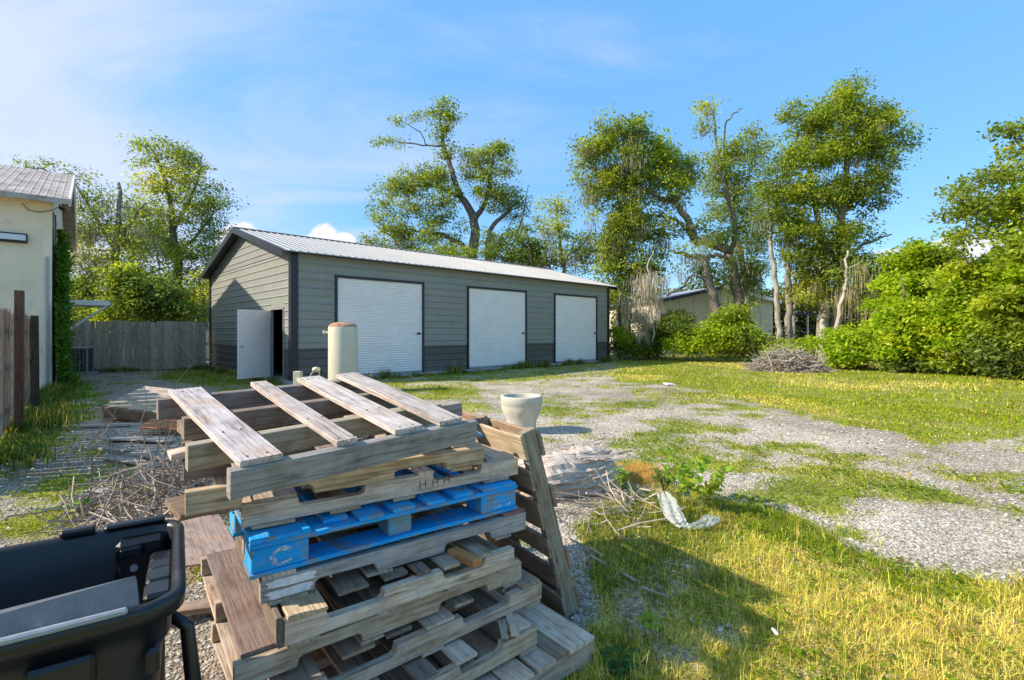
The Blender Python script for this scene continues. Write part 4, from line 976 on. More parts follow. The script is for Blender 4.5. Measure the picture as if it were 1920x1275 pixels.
plank('side_board', p5b, .95, .088, .018, TR((-.012, .475, .058)) @ ALONG_Y @ RX(R(90), 4, 'X'), (.24, .19, .15))
plank('deck_board', p5b, .16, .05, .03, TR((.70, .02, .112)) @ RX(R(100), 4, 'Z'), (.50, .24, .09))
p5 = pallet('cracked grey pallet directly under the blue pallet, white paint splashed on its left end', pal_matrix(-.86, 1.68, .552, 35), 1.13, .97,
       [(.02, 'dn', (.42, .40, .39)), (.48, 'dn', W_M), (.95, 'dn', W_M)],
       [(.06, .11, .0, .97, W_L), (1.07, .12, .004, .97, (.34, .18, .14)), (.55, .1, .05, .97, W_M), (.8, .1, .05, .97, W_M), (.3, .1, .05, .97, W_D)],
       [(.09, .13, 0, .97, W_G), (.42, .1, 0, .97, W_G), (1.0, .09, 0, .97, W_M)])
def splash(parent, x0, x1, z0, z1, seed):
    random.seed(seed); n = 22; V = [((x0 + x1) / 2, -.0016, (z0 + z1) / 2)]
    for i in range(n):
        a = 6.283 * i / n; k = random.uniform(.8, 1.1); c, s = math.cos(a), math.sin(a)
        V.append(((x0 + x1) / 2 + (abs(c) ** .5) * math.copysign(1, c) * k * (x1 - x0) / 2, -.0016, (z0 + z1) / 2 + (abs(s) ** .5) * math.copysign(1, s) * (z1 - z0) / 2 * min(k, 1)))
    me = mesh(V, [(0, 1 + i, 1 + (i + 1) % n) for i in range(n)]); o = link('paint_splash', me, M['white_paint'], parent); return o
splash(p5, .02, .19, .056, .088, 3); splash(p5, .015, .17, .018, .05, 5)
random.seed(21)

# blue block pallet
BL = (.010, .37, .82); BL2 = (.04, .43, .80)
pb = empty('blue_pallet', mat=pal_matrix(-.885, 1.66, .658, 36.3), label='bright blue painted block pallet in the middle of the stack', cat='pallet', group=GRP)
def blk(x0, x1, y0, y1, z0, z1, c):
    o = MB().box(-(x1 - x0) / 2, (x1 - x0) / 2, -(y1 - y0) / 2, (y1 - y0) / 2, -(z1 - z0) / 2, (z1 - z0) / 2).build('block', BLUE, pb, c, bevel=.004); o.location = ((x0 + x1) / 2, (y0 + y1) / 2, (z0 + z1) / 2); return o
for ys in ((.004, .14), (.42, .56), (.83, .97)):
    blk(.003, .19, *ys, .0165, .098, BL if ys[0] < .1 else BL2); blk(.50, .60, ys[0] + .02, ys[1], .0165, .098, (.10, .32, .42)); blk(.93, 1.125, *ys, .0165, .098, BL)
for yc, w in ((.07, .14), (.49, .12), (.9, .14)):
    plank('bottom_board', pb, 1.13, w, .016, TR((.565, yc, .008)), BL, BLUE); plank('stringer_board', pb, 1.13, w, .016, TR((.565, yc, .1065)), BL, BLUE)
for xc, w in ((.10, .20), (.30, .09), (.42, .1), (.56, .1), (.70, .09), (.84, .10), (1.03, .19)):
    y0 = {.30: .05, .42: -.004, .70: -.006}.get(xc, .002); plank('deck_board', pb, .965 - y0, w, .015, TR((xc, (.965 + y0) / 2, .1225)) @ ALONG_Y, BL, BLUE)
for xc in (.10, 1.03): plank('bottom_board', pb, .66, .12, .0155, TR((xc, .485, .008)) @ ALONG_Y, BL2, BLUE) if False else None
# the stencilled letter C on the left block's front
V = []; F = []; n = 15
for i in range(n):
    a = R(42) + R(280) * i / (n - 1); wv = .0075 + .003 * math.sin(i * .9)
    for rr in (1 - wv / .03, 1 + wv / .03): V.append((.102 + .034 * rr * math.cos(a), .0022, .0575 + .0255 * rr * math.sin(a)))
F = [(2 * i, 2 * i + 1, 2 * i + 3, 2 * i + 2) for i in range(n - 1)]; link('letter_c', mesh(V, F), M['stencil'], pb)
# small scuffed stencil marks on the right block
b = MB(); rr_ = random.Random(4)
for k in range(7): x = .985 + .016 * k; b.box(x, x + .009, .0025, .0035, .032, .032 + rr_.uniform(.006, .012))
for k in range(5): x = 1.0 + .018 * k; b.box(x, x + .010, .0025, .0035, .056, .059)
b.build('stencil_marks', M['stencil'], pb)

p3 = pallet('notched grey pallet resting on the blue one, with faint tally marks on its front', pal_matrix(-.95, 1.73, .7935, 33.9), 1.18, .97,
       [(.02, 'up', W_L), (.48, 'up', W_M), (.95, 'up', W_M)],
       [(.10, .16, .0, .97, W_M), (.40, .09, .0, .97, W_L), (.50, .06, .02, .97, W_M), (.70, .075, -.004, .97, W_L), (.84, .10, .08, .97, W_M), (1.09, .15, .02, .97, W_M), (.26, .1, .08, .97, W_D)],
       [(.10, .14, .0, .97, W_T), (.36, .12, 0, .97, W_T), (.60, .1, 0, .97, W_T), (1.06, .14, .0, .97)])
b = MB()
for k, x in enumerate((.668, .694, .728, .752, .782, .808)):
    b.box(x, x + .0022, -.0022, -.0005, .034 + .002 * (k % 2), .070 - .003 * (k % 3))
    if k % 2 == 0: b.box(x, x + .026, -.0022, -.0005, .050, .0525)
b.build('tally_marks', M['ink'], p3)
p2 = pallet('tan notched pallet second from the top, its pale left end sticking out', pal_matrix(-1.06, 1.59, .889, 34.5, 0, .05), 1.13, .97,
       [(.02, 'dn', W_T), (.40, 'dn', W_D), (.70, 'dn', W_D), (.95, 'dn', W_D)],
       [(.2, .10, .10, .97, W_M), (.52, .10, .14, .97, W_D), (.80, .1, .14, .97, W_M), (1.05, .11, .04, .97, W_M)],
       [(.15, .10, .02, .97, W_M), (.55, .1, .04, .97, W_M), (1.02, .1, .0, .97, W_T)])
p2.children[0].color = (.52, .43, .30, 1)
# top pallet, tipped up at the back
p1 = empty('wooden_pallet', mat=pal_matrix(-.85, 1.48, .990, 45, .03, .145), label='top pallet of the stack with four pale sunlit deck boards, tipped up at the back', cat='pallet', group=GRP)
for y, c, e0, e1 in ((.021, (.34, .325, .30), 0, 0), (.31, (.42, .37, .27), .05, .02), (.62, W_D, .0, .0), (.93, (.28, .25, .23), .03, -.02)): stringer(p1, .975 + e0 + e1, .042, .090, -e0, y, 0, None, c)
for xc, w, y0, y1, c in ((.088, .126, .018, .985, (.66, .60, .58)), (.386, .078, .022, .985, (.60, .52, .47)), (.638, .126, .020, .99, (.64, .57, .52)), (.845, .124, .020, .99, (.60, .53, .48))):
    d = plank('deck_board', p1, y1 - y0, w, .022, TR((xc, (y0 + y1) / 2, .090 + .0118)) @ RX(random.gauss(0, .01), 4, 'Z') @ ALONG_Y, c, nseg=6)
nails(p1, [(xc + dx, y + dy, .1135) for xc in (.088, .386, .638, .845) for y, dy in ((.045, 0), (.31, 0), (.93, 0)) for dx in (-.028, .03)], .0032)
# bent staples and threads at board ends
b = MB()
for xc in (.40, .65, .85):
    for k in range(3):
        a = xc + random.uniform(-.03, .03); b.tube([(a, .018, .110), (a + .004, .006, .114), (a + .012, .002, .104), (a + .02, .008, .110), (a + .03, .012, .118)], .0009, 4)
b.build('staples', M['nail'], p1)
# wedges and loose splinters between the top two pallets
def loose(label, c, ang, L, w, t, colr, pitch=0, roll=0, name='loose_board', cat='board', mat=None, group=None):
    me = plank_mesh(L, w, t, nseg=5, rough=.004); me.materials.append(mat or WOOD); o = link(name, me, None, None, colr)
    o.matrix_basis = TR(c) @ RX(R(ang), 4, 'Z') @ RX(R(pitch), 4, 'Y') @ RX(R(roll), 4, 'X'); tag(o, label, cat, group); return o
def PL(m, x, y, z): return tuple(m @ Vector((x, y, z)))
m2 = pal_matrix(-1.06, 1.59, .889, 34.5, 0, .05); m1 = pal_matrix(-.85, 1.48, .990, 45, .03, .145)
loose('rough dark wedge board holding up the back left of the top pallet', PL(m2, .22, .78, .145), 42, .46, .12, .055, W_D)
loose('broken grey board poking out left beneath the first deck board', PL(m2, .10, .40, .126), 40, .30, .10, .024, W_L, -3)
loose('pale splintered board seen through the gap in the top pallet', PL(m2, .80, .52, .135), 60, .42, .13, .015, (.56, .45, .33), 4, 6)
loose('thin tan stick slanting inside the top pallet', PL(m2, .56, .45, .155), 78, .26, .024, .02, (.56, .40, .2), -16)
loose('dark snapped lath lying inside the top pallet', PL(m2, .47, .50, .135), 20, .2, .045, .015, W_D, 5, 20)
loose('grey off-cut board jutting past the back right of the stack', PL(m2, 1.06, .52, .150), 38, .42, .095, .07, (.38, .34, .31), -2)
loose('short blue-edged board jutting out under the top pallet at the right', PL(m2, 1.07, .13, .1185), 22, .22, .075, .018, (.05, .28, .55), 0, 0, mat=BLUE)
loose('thin tan board lying over the blue-edged one at the right', PL(m2, .95, .19, .138), 20, .40, .09, .014, (.42, .33, .25), 0, 0)
loose('broken brown board hanging out below the pale left end of the stack', (-1.045, 1.80, .885), 55, .36, .14, .024, (.30, .21, .14), 5, 14)

# pallet leaning against the right side of the stack
xv = Vector((-.235, -.163, .958)).normalized(); yv = Vector((-.57, .82, 0)).normalized(); yv = (yv - xv * yv.dot(xv)).normalized(); zv = xv.cross(yv)
lm = Matrix(((xv.x, yv.x, zv.x, .372), (xv.y, yv.y, zv.y, 2.63), (xv.z, yv.z, zv.z, .03), (0, 0, 0, 1)))
pallet('weathered brown pallet standing on end and leaning on the right side of the stack', lm, 1.04, .95,
       [(.022, None, (.35, .30, .215)), (.47, None, W_B), (.93, None, W_B)],
       [(.975, .125, -.012, .95, (.52, .42, .29)), (.80, .11, -.01, .95, W_B), (.60, .15, -.012, .95, W_B), (.42, .10, -.01, .95, W_B), (.25, .12, -.012, .95, W_D), (.07, .13, -.01, .95, W_B)],
       [(.95, .13, -.008, .95, W_B), (.66, .12, -.006, .95, W_B), (.30, .12, -.006, .95, W_B), (.06, .12, -.004, .95, W_B)], hs=.086, tb=.018, td=.018, st=.044, group='wooden pallets stacked in the foreground')

# ------------------------------------------------------------------ black bin, lower left
def build_bin():
    Zr = .90; fr = Vector((-.735, 1.11, 0)); xd = Vector((-.827, -.562, 0)); yd = Vector((-.562, .827, 0))
    W = .605; L = .98
    c = fr + xd * L / 2 + yd * W / 2; m4 = Matrix(((xd.x, yd.x, 0, c.x), (xd.y, yd.y, 0, c.y), (0, 0, 1, 0), (0, 0, 0, 1)))
    # mirrored frame would flip faces, so use x to the right instead
    m4 = Matrix(((-xd.x, yd.x, 0, c.x), (-xd.y, yd.y, 0, c.y), (0, 0, 1, 0), (0, 0, 0, 1)))
    t = empty('black_bin', mat=m4, label='open black plastic bin without a lid at the lower left', cat='bin')
    def rr(hx, hy, r, z, n=6):
        o = []
        for cx, cy, a0 in ((hx - r, -hy + r, -90), (hx - r, hy - r, 0), (-hx + r, hy - r, 90), (-hx + r, -hy + r, 180)):
            for k in range(n + 1): a = R(a0 + 90 * k / n); o.append((cx + r * math.cos(a), cy + r * math.sin(a), z))
        return o
    hx, hy = L / 2, W / 2
    loops = [rr(hx - .10, hy - .09, .04, .06), rr(hx - .045, hy - .045, .06, Zr - .13), rr(hx - .03, hy - .03, .065, Zr - .10), rr(hx - .028, hy - .028, .065, Zr - .045), rr(hx - .003, hy - .003, .085, Zr - .042), rr(hx, hy, .085, Zr - .012), rr(hx - .006, hy - .006, .08, Zr),
             rr(hx - .022, hy - .022, .07, Zr), rr(hx - .03, hy - .03, .065, Zr - .012), rr(hx - .034, hy - .034, .062, Zr - .09), rr(hx - .05, hy - .05, .055, Zr - .12), rr(hx - .105, hy - .095, .036, .075)]
    V = sum(loops, []); n = len(loops[0]); F = []
    for i in range(len(loops) - 1):
        for k in range(n): F.append((i * n + k, i * n + (k + 1) % n, (i + 1) * n + (k + 1) % n, (i + 1) * n + k))
    F.append(tuple(range(n - 1, -1, -1))); F.append(tuple((len(loops) - 1) * n + k for k in range(n)))
    o = MB().add(V, F).build('bin_body', M['black_plastic'], t)
    me = o.data
    for p in me.polygons: p.use_smooth = len(p.vertices) == 4
    mod = None
    # stepped moulding inside the right end of the back wall, with blue-grey bolt
    MB().box(hx - .17, hx - .050, hy - .085, hy - .030, .25, Zr - .025).build('inner_panel', M['black_plastic'], t, bevel=.012)
    MB().box(hx - .165, hx - .10, hy - .100, hy - .0855, Zr - .075, Zr - .035).build('inner_step', M['black_plastic'], t, bevel=.01)
    b = MB().tube([(0, 0, 0), (0, -.008, 0)], .010, 12).build('bolt', M['rim_grey'], t); b.location = (hx - .125, hy - .0855, Zr - .105)
    b = MB().tube([(0, 0, 0), (0, -.008, 0)], .012, 12).build('bolt', M['rim_grey'], t); b.location = (hx - .30, -hy + .045, Zr - .27)
    # stepped ledges along the inside of the right end wall
    for k, (y0, y1, z) in enumerate(((-.20, -.12, -.02), (-.09, -.01, -.03), (.02, .09, -.045), (.12, .19, -.06))):
        MB().box(hx - .085, hx - .028, y0, y1, Zr + z - .05, Zr + z).build('ledge', M['black_plastic'], t, bevel=.008)
    # raised clip pads on the back rim
    MB().box(hx - .30, hx - .22, hy - .036, hy - .004, Zr + .001, Zr + .022).build('rim_clip', M['black_plastic'], t, bevel=.006)
    MB().box(hx - .20, hx - .05, hy - .040, hy - .002, Zr + .001, Zr + .016).build('rim_clip', M['black_plastic'], t, bevel=.006)
    # folded grey flap leaning in from the front wall
    x1 = hx - .085; V = [(-hx + .06, -hy + .015, Zr + .004), (x1, -hy + .015, Zr + .004), (x1 - .008, -hy + .050, Zr + .058), (-hx + .06, -hy + .075, Zr + .012)]
    V2 = [(a, b_, z - .010) for a, b_, z in V]
    MB().add(V + V2, [(0, 1, 2, 3), (4, 7, 6, 5), (0, 4, 5, 1), (1, 5, 6, 2), (2, 6, 7, 3), (3, 7, 4, 0)]).build('front_flap', M['grey_plastic'], t, bevel=.003)
    MB().box(-hx + .1, x1 - .02, -hy - .004, -hy + .010, Zr - .004, Zr + .010).build('flap_edge', M['rim_grey'], t, bevel=.004)
    V = [(.02, .05, Zr - .19), (.26, .05, Zr - .19), (.26, .09, Zr - .12), (.02, .09, Zr - .12)]; V2 = [(a, b_ + .008, z - .008) for a, b_, z in V]
    MB().add(V + V2, [(0, 1, 2, 3), (4, 7, 6, 5), (0, 4, 5, 1), (1, 5, 6, 2), (2, 6, 7, 3), (3, 7, 4, 0)]).build('inner_strip', M['grey_plastic'], t)
    MB().box(-.14, .18, -.02, .02, .075, Zr - .19).build('divider', M['black_plastic'], t)
    # moulded ribs and pads on the outside of the front wall
    for x0, x1_, z0, z1 in ((hx - .075, hx - .05, Zr - .16, Zr - .10), (hx - .27, hx - .16, Zr - .15, Zr - .075)):
        MB().box(x0, x1_, -hy + .006, -hy + .05, z0, z1).build('moulded_pad', M['black_plastic'], t, bevel=.008)
    pr = MB()
    for x0 in (hx - .31, hx - .55): pr.add([(x0, -hy + .03, Zr - .13), (x0 + .03, -hy + .03, Zr - .13), (x0 + .03, -hy + .085, .10), (x0, -hy + .085, .10), (x0, -hy + .06, Zr - .13), (x0 + .03, -hy + .06, Zr - .13), (x0 + .03, -hy + .11, .10), (x0, -hy + .11, .10)], [(0, 1, 5, 4), (3, 7, 6, 2), (0, 3, 2, 1), (1, 2, 6, 5), (0, 4, 7, 3)])
    pr.build('wall_rib', M['black_plastic'], t)
    # handle tube and wheel at the right end
    MB().tube([(hx - .03, .05, Zr - .2), (hx + .005, .05, Zr - .24), (hx + .02, .04, Zr - .40), (hx + .015, .04, Zr - .62)], [.014, .018, .02, .02], 12).build('side_handle', M['black_plastic'], t, smooth=True)
    for y in (-.17, .17):
        w = MB().tube([(hx - .03, y - .03, .11), (hx - .03, y + .03, .11)], .11, 20).build('wheel', M['trim'], t); MB().tube([(hx - .03, y - .034, .11), (hx - .03, y + .034, .11)], .05, 14).build('hub', M['grey_metal'], w)
    MB().box(-hx + .12, hx - .1, -hy + .1, hy - .1, 0, .062).build('base_skid', M['black_plastic'], t)
build_bin()

# ------------------------------------------------------------------ ground debris
def brush(name, label, c, rx, ry, h, n, ln, rad, colr, cat='brush pile', dome=True, kind=None, flat=.35):
    t = np.random.default_rng(abs(hash(label)) % 1000 if False else len(label)); b = MB(); C = []
    for k in range(n):
        a = t.uniform(0, 6.28); r = t.random() ** .6; x = rx * r * math.cos(a); y = ry * r * math.sin(a); z = h * (1 - r ** 1.6) * t.random() + .01
        d = t.normal(0, 1, 3); d[2] *= flat; d /= np.linalg.norm(d); l = ln * t.uniform(.4, 1.2); p = np.array([x, y, z]) - d * l / 2; pts = [p]
        for s in range(3): d = d + t.normal(0, .22, 3); d /= np.linalg.norm(d); p = p + d * l / 3; p[2] = max(p[2], .004); pts.append(p)
        r0 = rad * t.uniform(.4, 1.5); before = len(b.V); b.tube(pts, [r0, r0 * .9, r0 * .7, r0 * .4], 4, True); cc = np.array(colr) * t.uniform(.6, 1.35); C += [cc] * (len(b.V) - before)
    me = mesh(b.V, b.F); at = me.color_attributes.new('Col', 'FLOAT_COLOR', 'POINT'); c4 = np.ones((len(b.V), 4), np.float32); c4[:, :3] = np.array(C); at.data.foreach_set('color', c4.ravel())
    o = link(name, me, STICK); o.location = c; tag(o, label, cat, kind=kind); return o
x, y = G(1487, 697); brush('brush_pile', 'grey heap of dry branches at the edge of the lawn before the hedge', (x, y + .4, 0), 1.30, .8, .85, 900, 1.1, .016, (.34, .29, .23))
x, y = G(1560, 690); brush('brush_pile', 'low brown twig heap right of the bigger branch pile', (x + .3, y, 0), 1.1, .6, .4, 300, .7, .012, (.24, .17, .12))
x, y = G(275, 960); brush('brush_pile', 'tangle of dry grey twigs between the black bin and the pallets', (x + .1, y + .15, 0), .75, .75, .42, 560, .55, .006, (.36, .29, .23), flat=.5)
x, y = G(1110, 960); brush('brush_pile', 'scattered dead branches beside the leaning pallet', (x + .1, y - .1, 0), .5, .4, .10, 80, .5, .005, (.34, .28, .22), flat=.15)
x, y = G(1180, 920); brush('brush_pile', 'small heap of broken sticks in front of the orange dead grass', (x - .05, y - .25, 0), .3, .2, .08, 30, .45, .008, (.42, .36, .29), flat=.15)
# dead vine stems standing up left of the stack
b = MB(); rs = random.Random(9)
for (u0, v0, u1, v1) in ((235, 905, 160, 800), (250, 930, 275, 700), (300, 930, 350, 640), (240, 950, 120, 850), (310, 960, 300, 760), (290, 900, 330, 730), (225, 960, 200, 760), (330, 960, 345, 790), (150, 960, 210, 770)):
    x0, y0 = G(u0, v0); e = P(u1, v1, y0 * .93); p0 = Vector((x0, y0, 0)); pts = [p0.lerp(e, k / 6) + Vector((rs.gauss(0, .03), rs.gauss(0, .03), rs.gauss(0, .02) + .12 * math.sin(k / 6 * 3.14))) for k in range(7)]
    b.tube(pts, [.006 - .0006 * k for k in range(7)], 4)
    for j in (2, 4): b.tube([pts[j], pts[j] + Vector((rs.gauss(0, .15), rs.gauss(0, .1), rs.uniform(.02, .25)))], [.003, .0015], 4)
t = b.build('dead_vine', BARK, None, (.27, .20, .16)); tag(t, 'bare arching vine stems standing left of the pallet stack', 'dead vine')
# tipped wooden lid and loose boards at the left
x, y = G(282, 786); t = empty('tipped_crate', mat=TR((x - .05, y + .25, .12)) @ RX(R(-9), 4, 'Z') @ RX(R(17), 4, 'X') @ RX(R(5), 4, 'Y'), label='tipped low wooden crate lying open side down left of the stack', cat='crate')
for k in range(6): plank('board', t, 1.25, .135, .02, TR((0, -.34 + .14 * k, .20)), W_T if k < 2 else W_M)
plank('side_board', t, 1.25, .2, .025, TR((0, -.42, .09)) @ RX(R(90), 4, 'X'), W_B); plank('side_board', t, 1.25, .2, .025, TR((0, .44, .09)) @ RX(R(90), 4, 'X'), W_B)
for sx in (-.61, .61): plank('end_board', t, .8, .19, .025, TR((sx, .0, .09)) @ ALONG_Y @ RX(R(90), 4, 'X'), W_D)
x, y = G(262, 828); loose('pale flat board lying on the gravel below the tipped crate', (x, y, .03), -8, .95, .16, .022, W_L)
x, y = G(250, 870); loose('grey weathered plank lying in front of the splintered pale board', (x, y, .03), -22, .9, .13, .022, W_M)
x, y = G(200, 800); loose('short grey board on the gravel at the left end of the crate', (x, y, .03), 12, .7, .12, .022, W_L)
x, y = G(322, 812); loose('rusty orange broken panel on the ground left of the stack', (x - .05, y, .12), 10, .6, .34, .02, (.62, .24, .10), 6, 12)
x, y = G(240, 850); loose('long thin stick lying on the ground left of the stack', (x, y, .03), -14, 1.15, .035, .03, (.52, .44, .34), name='stick', cat='stick')
x, y = G(300, 862); loose('splintered pale board beside the long thin stick', (x, y, .04), -6, .8, .14, .022, (.46, .40, .34), 3)
x, y = G(385, 1030); loose('rust-stained sheet lying between the black bin and the stack', (x + .05, y - .1, .12), -48, .75, .34, .015, (.50, .36, .28), 5, -10, name='rusty_sheet', cat='sheet')
x, y = G(350, 1215); loose('short brown board on the ground at the left foot of the stack', (x - .12, y + .25, .05), 25, .35, .1, .03, W_B, 4)
# rotting log right of the leaning pallet, split fibres on top
def rotten_log():
    t = empty('rotten_log', mat=TR((.50, 4.75, .10)) @ RX(R(28), 4, 'Z') @ RX(R(-4), 4, 'Y'), label='thick rotting log with splintered pale fibres behind the leaning pallet', cat='log')
    rs = np.random.default_rng(12); nx, na = 30, 44; V = []; L = 1.0
    for i in range(nx):
        f = i / (nx - 1); x = (f - .5) * L; env = (1 - abs(2 * f - 1) ** 5 * .45)
        for k in range(na):
            a = 2 * math.pi * k / na; fib = .012 * math.sin(k * 2.9 + .3 * math.sin(f * 5)) + .006 * rs.normal() + .03 * math.sin(a * 3 + f * 4)
            ry = (.36 + fib) * env; rz = (.24 + fib) * env; V.append((x + (.06 * rs.normal() if i in (0, nx - 1) else .004 * rs.normal()), ry * math.cos(a), rz * math.sin(a) + .02 * math.sin(f * 7)))
    F = [(i * na + k, (i + 1) * na + k, (i + 1) * na + (k + 1) % na, i * na + (k + 1) % na) for i in range(nx - 1) for k in range(na)]
    c0 = len(V); V += [(-L / 2 + .06, 0, 0), (L / 2 - .06, 0, 0)]; F += [(c0, k, (k + 1) % na) for k in range(na)] + [(c0 + 1, (nx - 1) * na + (k + 1) % na, (nx - 1) * na + k) for k in range(na)]
    MB().add(V, F).build('log_body', WOOD, t, (.60, .52, .45))
    for k in range(26):
        a = rs.uniform(.15, 2.95); x = rs.uniform(-.45, .5); l = rs.uniform(.12, .5); o = plank('splinter', t, l, rs.uniform(.008, .022), .005, TR((x, .36 * math.cos(a), .25 * math.sin(a) + .012)) @ RX(a - math.pi / 2, 4, 'X') @ RX(rs.normal(0, .12), 4, 'Z') @ RX(rs.normal(-.01, .03), 4, 'Y'), (.64, .56, .48) if k % 3 else (.33, .27, .22), nseg=2, ch=.001)
rotten_log()
# crumpled white plastic strip
def bag():
    m, nt, b, o = newmat('thin_white_plastic'); b.inputs['Base Color'].default_value = (.72, .74, .70, 1); b.inputs['Roughness'].default_value = .35
    tr = nt.nodes.new('ShaderNodeBsdfTranslucent'); tr.inputs['Color'].default_value = (.7, .72, .66, 1); tp = nt.nodes.new('ShaderNodeBsdfTransparent')
    mx = nt.nodes.new('ShaderNodeMixShader'); mx.inputs[0].default_value = .4; nt.links.new(b.outputs[0], mx.inputs[1]); nt.links.new(tr.outputs[0], mx.inputs[2])
    m2_ = nt.nodes.new('ShaderNodeMixShader'); m2_.inputs[0].default_value = .3; nt.links.new(mx.outputs[0], m2_.inputs[1]); nt.links.new(tp.outputs[0], m2_.inputs[2]); nt.links.new(m2_.outputs[0], o.inputs[0])
    path = [(1240, 925), (1252, 942), (1262, 960), (1278, 982), (1292, 990), (1310, 984), (1332, 974), (1352, 972)]; w = [.05, .085, .09, .07, .03, .045, .07, .03]
    hz = [.17, .14, .10, .05, .03, .04, .05, .03]; rs = np.random.default_rng(2); V = []; nx, ny = 43, 9; pts = [Vector((*G(u, v, z), z)) for (u, v), z in zip(path, hz)]
    for i in range(nx):
        s = i / (nx - 1) * (len(path) - 1); k = min(int(s), len(path) - 2); f = s - k; p = pts[k].lerp(pts[k + 1], f); d = (pts[k + 1] - pts[k]).normalized(); n_ = Vector((-d.y, d.x, .25)).normalized(); ww = w[k] * (1 - f) + w[k + 1] * f
        for j in range(ny):
            a = (j / (ny - 1) - .5); V.append(p + n_ * a * 2 * ww * .8 + Vector((0, 0, .010 * math.sin(j * 1.6 + i * .35) + rs.normal(0, .003))) + Vector(rs.normal(0, .002, 3)))
    F = [(i * ny + j, (i + 1) * ny + j, (i + 1) * ny + j + 1, i * ny + j + 1) for i in range(nx - 1) for j in range(ny - 1)]
    o = link('plastic_bag', mesh(V, F), m); tag(o, 'torn crumpled white plastic bag lying in the grass by the seedlings', 'plastic bag')
bag()
# young heart-leaved seedlings
def seedling(label, u, v, n, h, spread, s=.028, colr=(.30, .42, .04)):
    x, y = G(u, v); t = empty('seedling', (x, y, 0), 0, label, 'plant'); rs = random.Random(int(u)); b = MB(); Vs = []; Cs = []
    for k in range(n):
        a = rs.uniform(0, 6.28); tip = Vector((math.cos(a) * spread * rs.uniform(.3, 1), math.sin(a) * spread * rs.uniform(.3, 1), h * rs.uniform(.55, 1))); pts = [Vector((0, 0, 0)), Vector((tip.x * .3, tip.y * .3, tip.z * .5)), tip]; b.tube(pts, [.004, .003, .0015], 5)
        for j in range(9):
            f = rs.uniform(.35, 1.0); p = pts[1].lerp(pts[2], max(0, (f - .35) / .65)) + Vector((rs.gauss(0, .025), rs.gauss(0, .025), rs.gauss(0, .012)))
            nr = Vector((rs.gauss(0, .5), rs.gauss(0, .5) - .3, 1)).normalized(); q = nr.cross(Vector((rs.gauss(0, 1), rs.gauss(0, 1), 0))).normalized(); r_ = nr.cross(q); ss = s * rs.uniform(.6, 1.3)
            out = [(0, -.2), (.55, -.75), (.95, -.35), (.75, .3), (0, 1.15), (-.75, .3), (-.95, -.35), (-.55, -.75)]
            V = [p + q * a_ * ss * .8 + r_ * b_ * ss + nr * (.12 * ss * abs(a_)) for a_, b_ in out]; Vs.append(V); c = [c_ * rs.uniform(.75, 1.25) for c_ in colr]; Cs += [c] * 8
    b.build('stem', STICK if False else BARK, t, (.2, .22, .06)); V = [v_ for q in Vs for v_ in q]; me = np_mesh('leaves', np.array([tuple(v_) for v_ in V]), np.arange(len(V)).reshape(-1, 8), np.array(Cs)); link('leaves', me, LEAF, t)
seedling('tall lime green seedling behind the white plastic bag', 1270, 945, 16, .50, .30, .034)
seedling('yellow green seedling right of the white plastic bag with round leaves', 1315, 965, 12, .44, .26, .036, (.36, .44, .04))
seedling('small leafy seedling between the rotting log and the orange dead grass', 1160, 925, 5, .30, .10, .026, (.24, .38, .04))
seedling('bushy green weed growing beside the white plastic bag', 1245, 925, 16, .30, .2, .018, (.10, .20, .03))
seedling('single bright weed standing in the worn foreground grass', 1225, 1195, 6, .13, .06, .014, (.30, .42, .05))
seedling('low dark weed near the corner of the bottom pallet', 1165, 1255, 10, .06, .12, .018, (.07, .16, .04))
seedling('weed tuft in the gravel at the left edge of the photo', 150, 960, 10, .12, .2, .02, (.16, .28, .04))
# litter
x, y = G(1453, 1198); o = MB().box(-.012, .012, -.02, .02, 0, .012).build('litter', M['white_metal'], bevel=.003); o.location = (x, y, .03); o.rotation_euler = (.3, .5, .4); tag(o, 'tiny scrap of white litter in the foreground grass', 'litter')
x, y = G(1255, 722); o = MB().box(-.16, .16, -.1, .1, 0, .05).build('litter', M['white_metal'], bevel=.02); o.location = (x, y, .0); o.rotation_euler = (.1, .1, .4); tag(o, 'pale flattened rag on the far gravel before the shed corner', 'litter')
for i, (u, v, a, L) in enumerate(((1150, 1075, -52, .38), (1225, 1120, -35, .16), (1100, 1035, -50, .30))):
    x, y = G(u, v); loose(('long dry stick on the bare ground right of the leaning pallet', 'short pale stick lying in the worn grass', 'bent stick against the foot of the leaning pallet')[i], (x, y, .03), a, L, .013, .012, (.46, .40, .32), 3, 0, 'stick', 'stick')
o = loose('pale rock in the weeds at the left', (*G(182, 935), .03), 20, .22, .16, .08, (.5, .5, .5), 0, 0, 'rock', 'rock', M['concrete'])
# ------------------------------------------------------------------ trees
# left cluster behind the board fence
pxtree('live_oak', 'tall open-crowned tree behind the board fence left of the shed', 'tree', 28,
       [[(330, 612, .28), (335, 520, .22), (325, 430, .17), (318, 370, .12), (300, 310, .07), (285, 280, .04)], [(325, 430, .13), (350, 390, .09), (372, 330, .05), (380, 290, .03)], [(333, 480, .12), (370, 440, .08), (400, 400, .05)], [(330, 470, .12), (290, 430, .08), (262, 390, .05)]],
       [(300, 290, 50, 26), (352, 300, 45, 24), (275, 275, 22, 14), (330, 340, 60, 26, 0, GY), (395, 380, 38, 26), (340, 400, 75, 34), (400, 430, 26, 24, 0, G3), (320, 460, 85, 40), (380, 500, 32, 45, 0, G3), (270, 430, 50, 40), (285, 350, 35, 25, 0, GY), (340, 550, 60, 40, 0, G3)],
       size=.105, leaves=60, moss=.10, dens=.9)
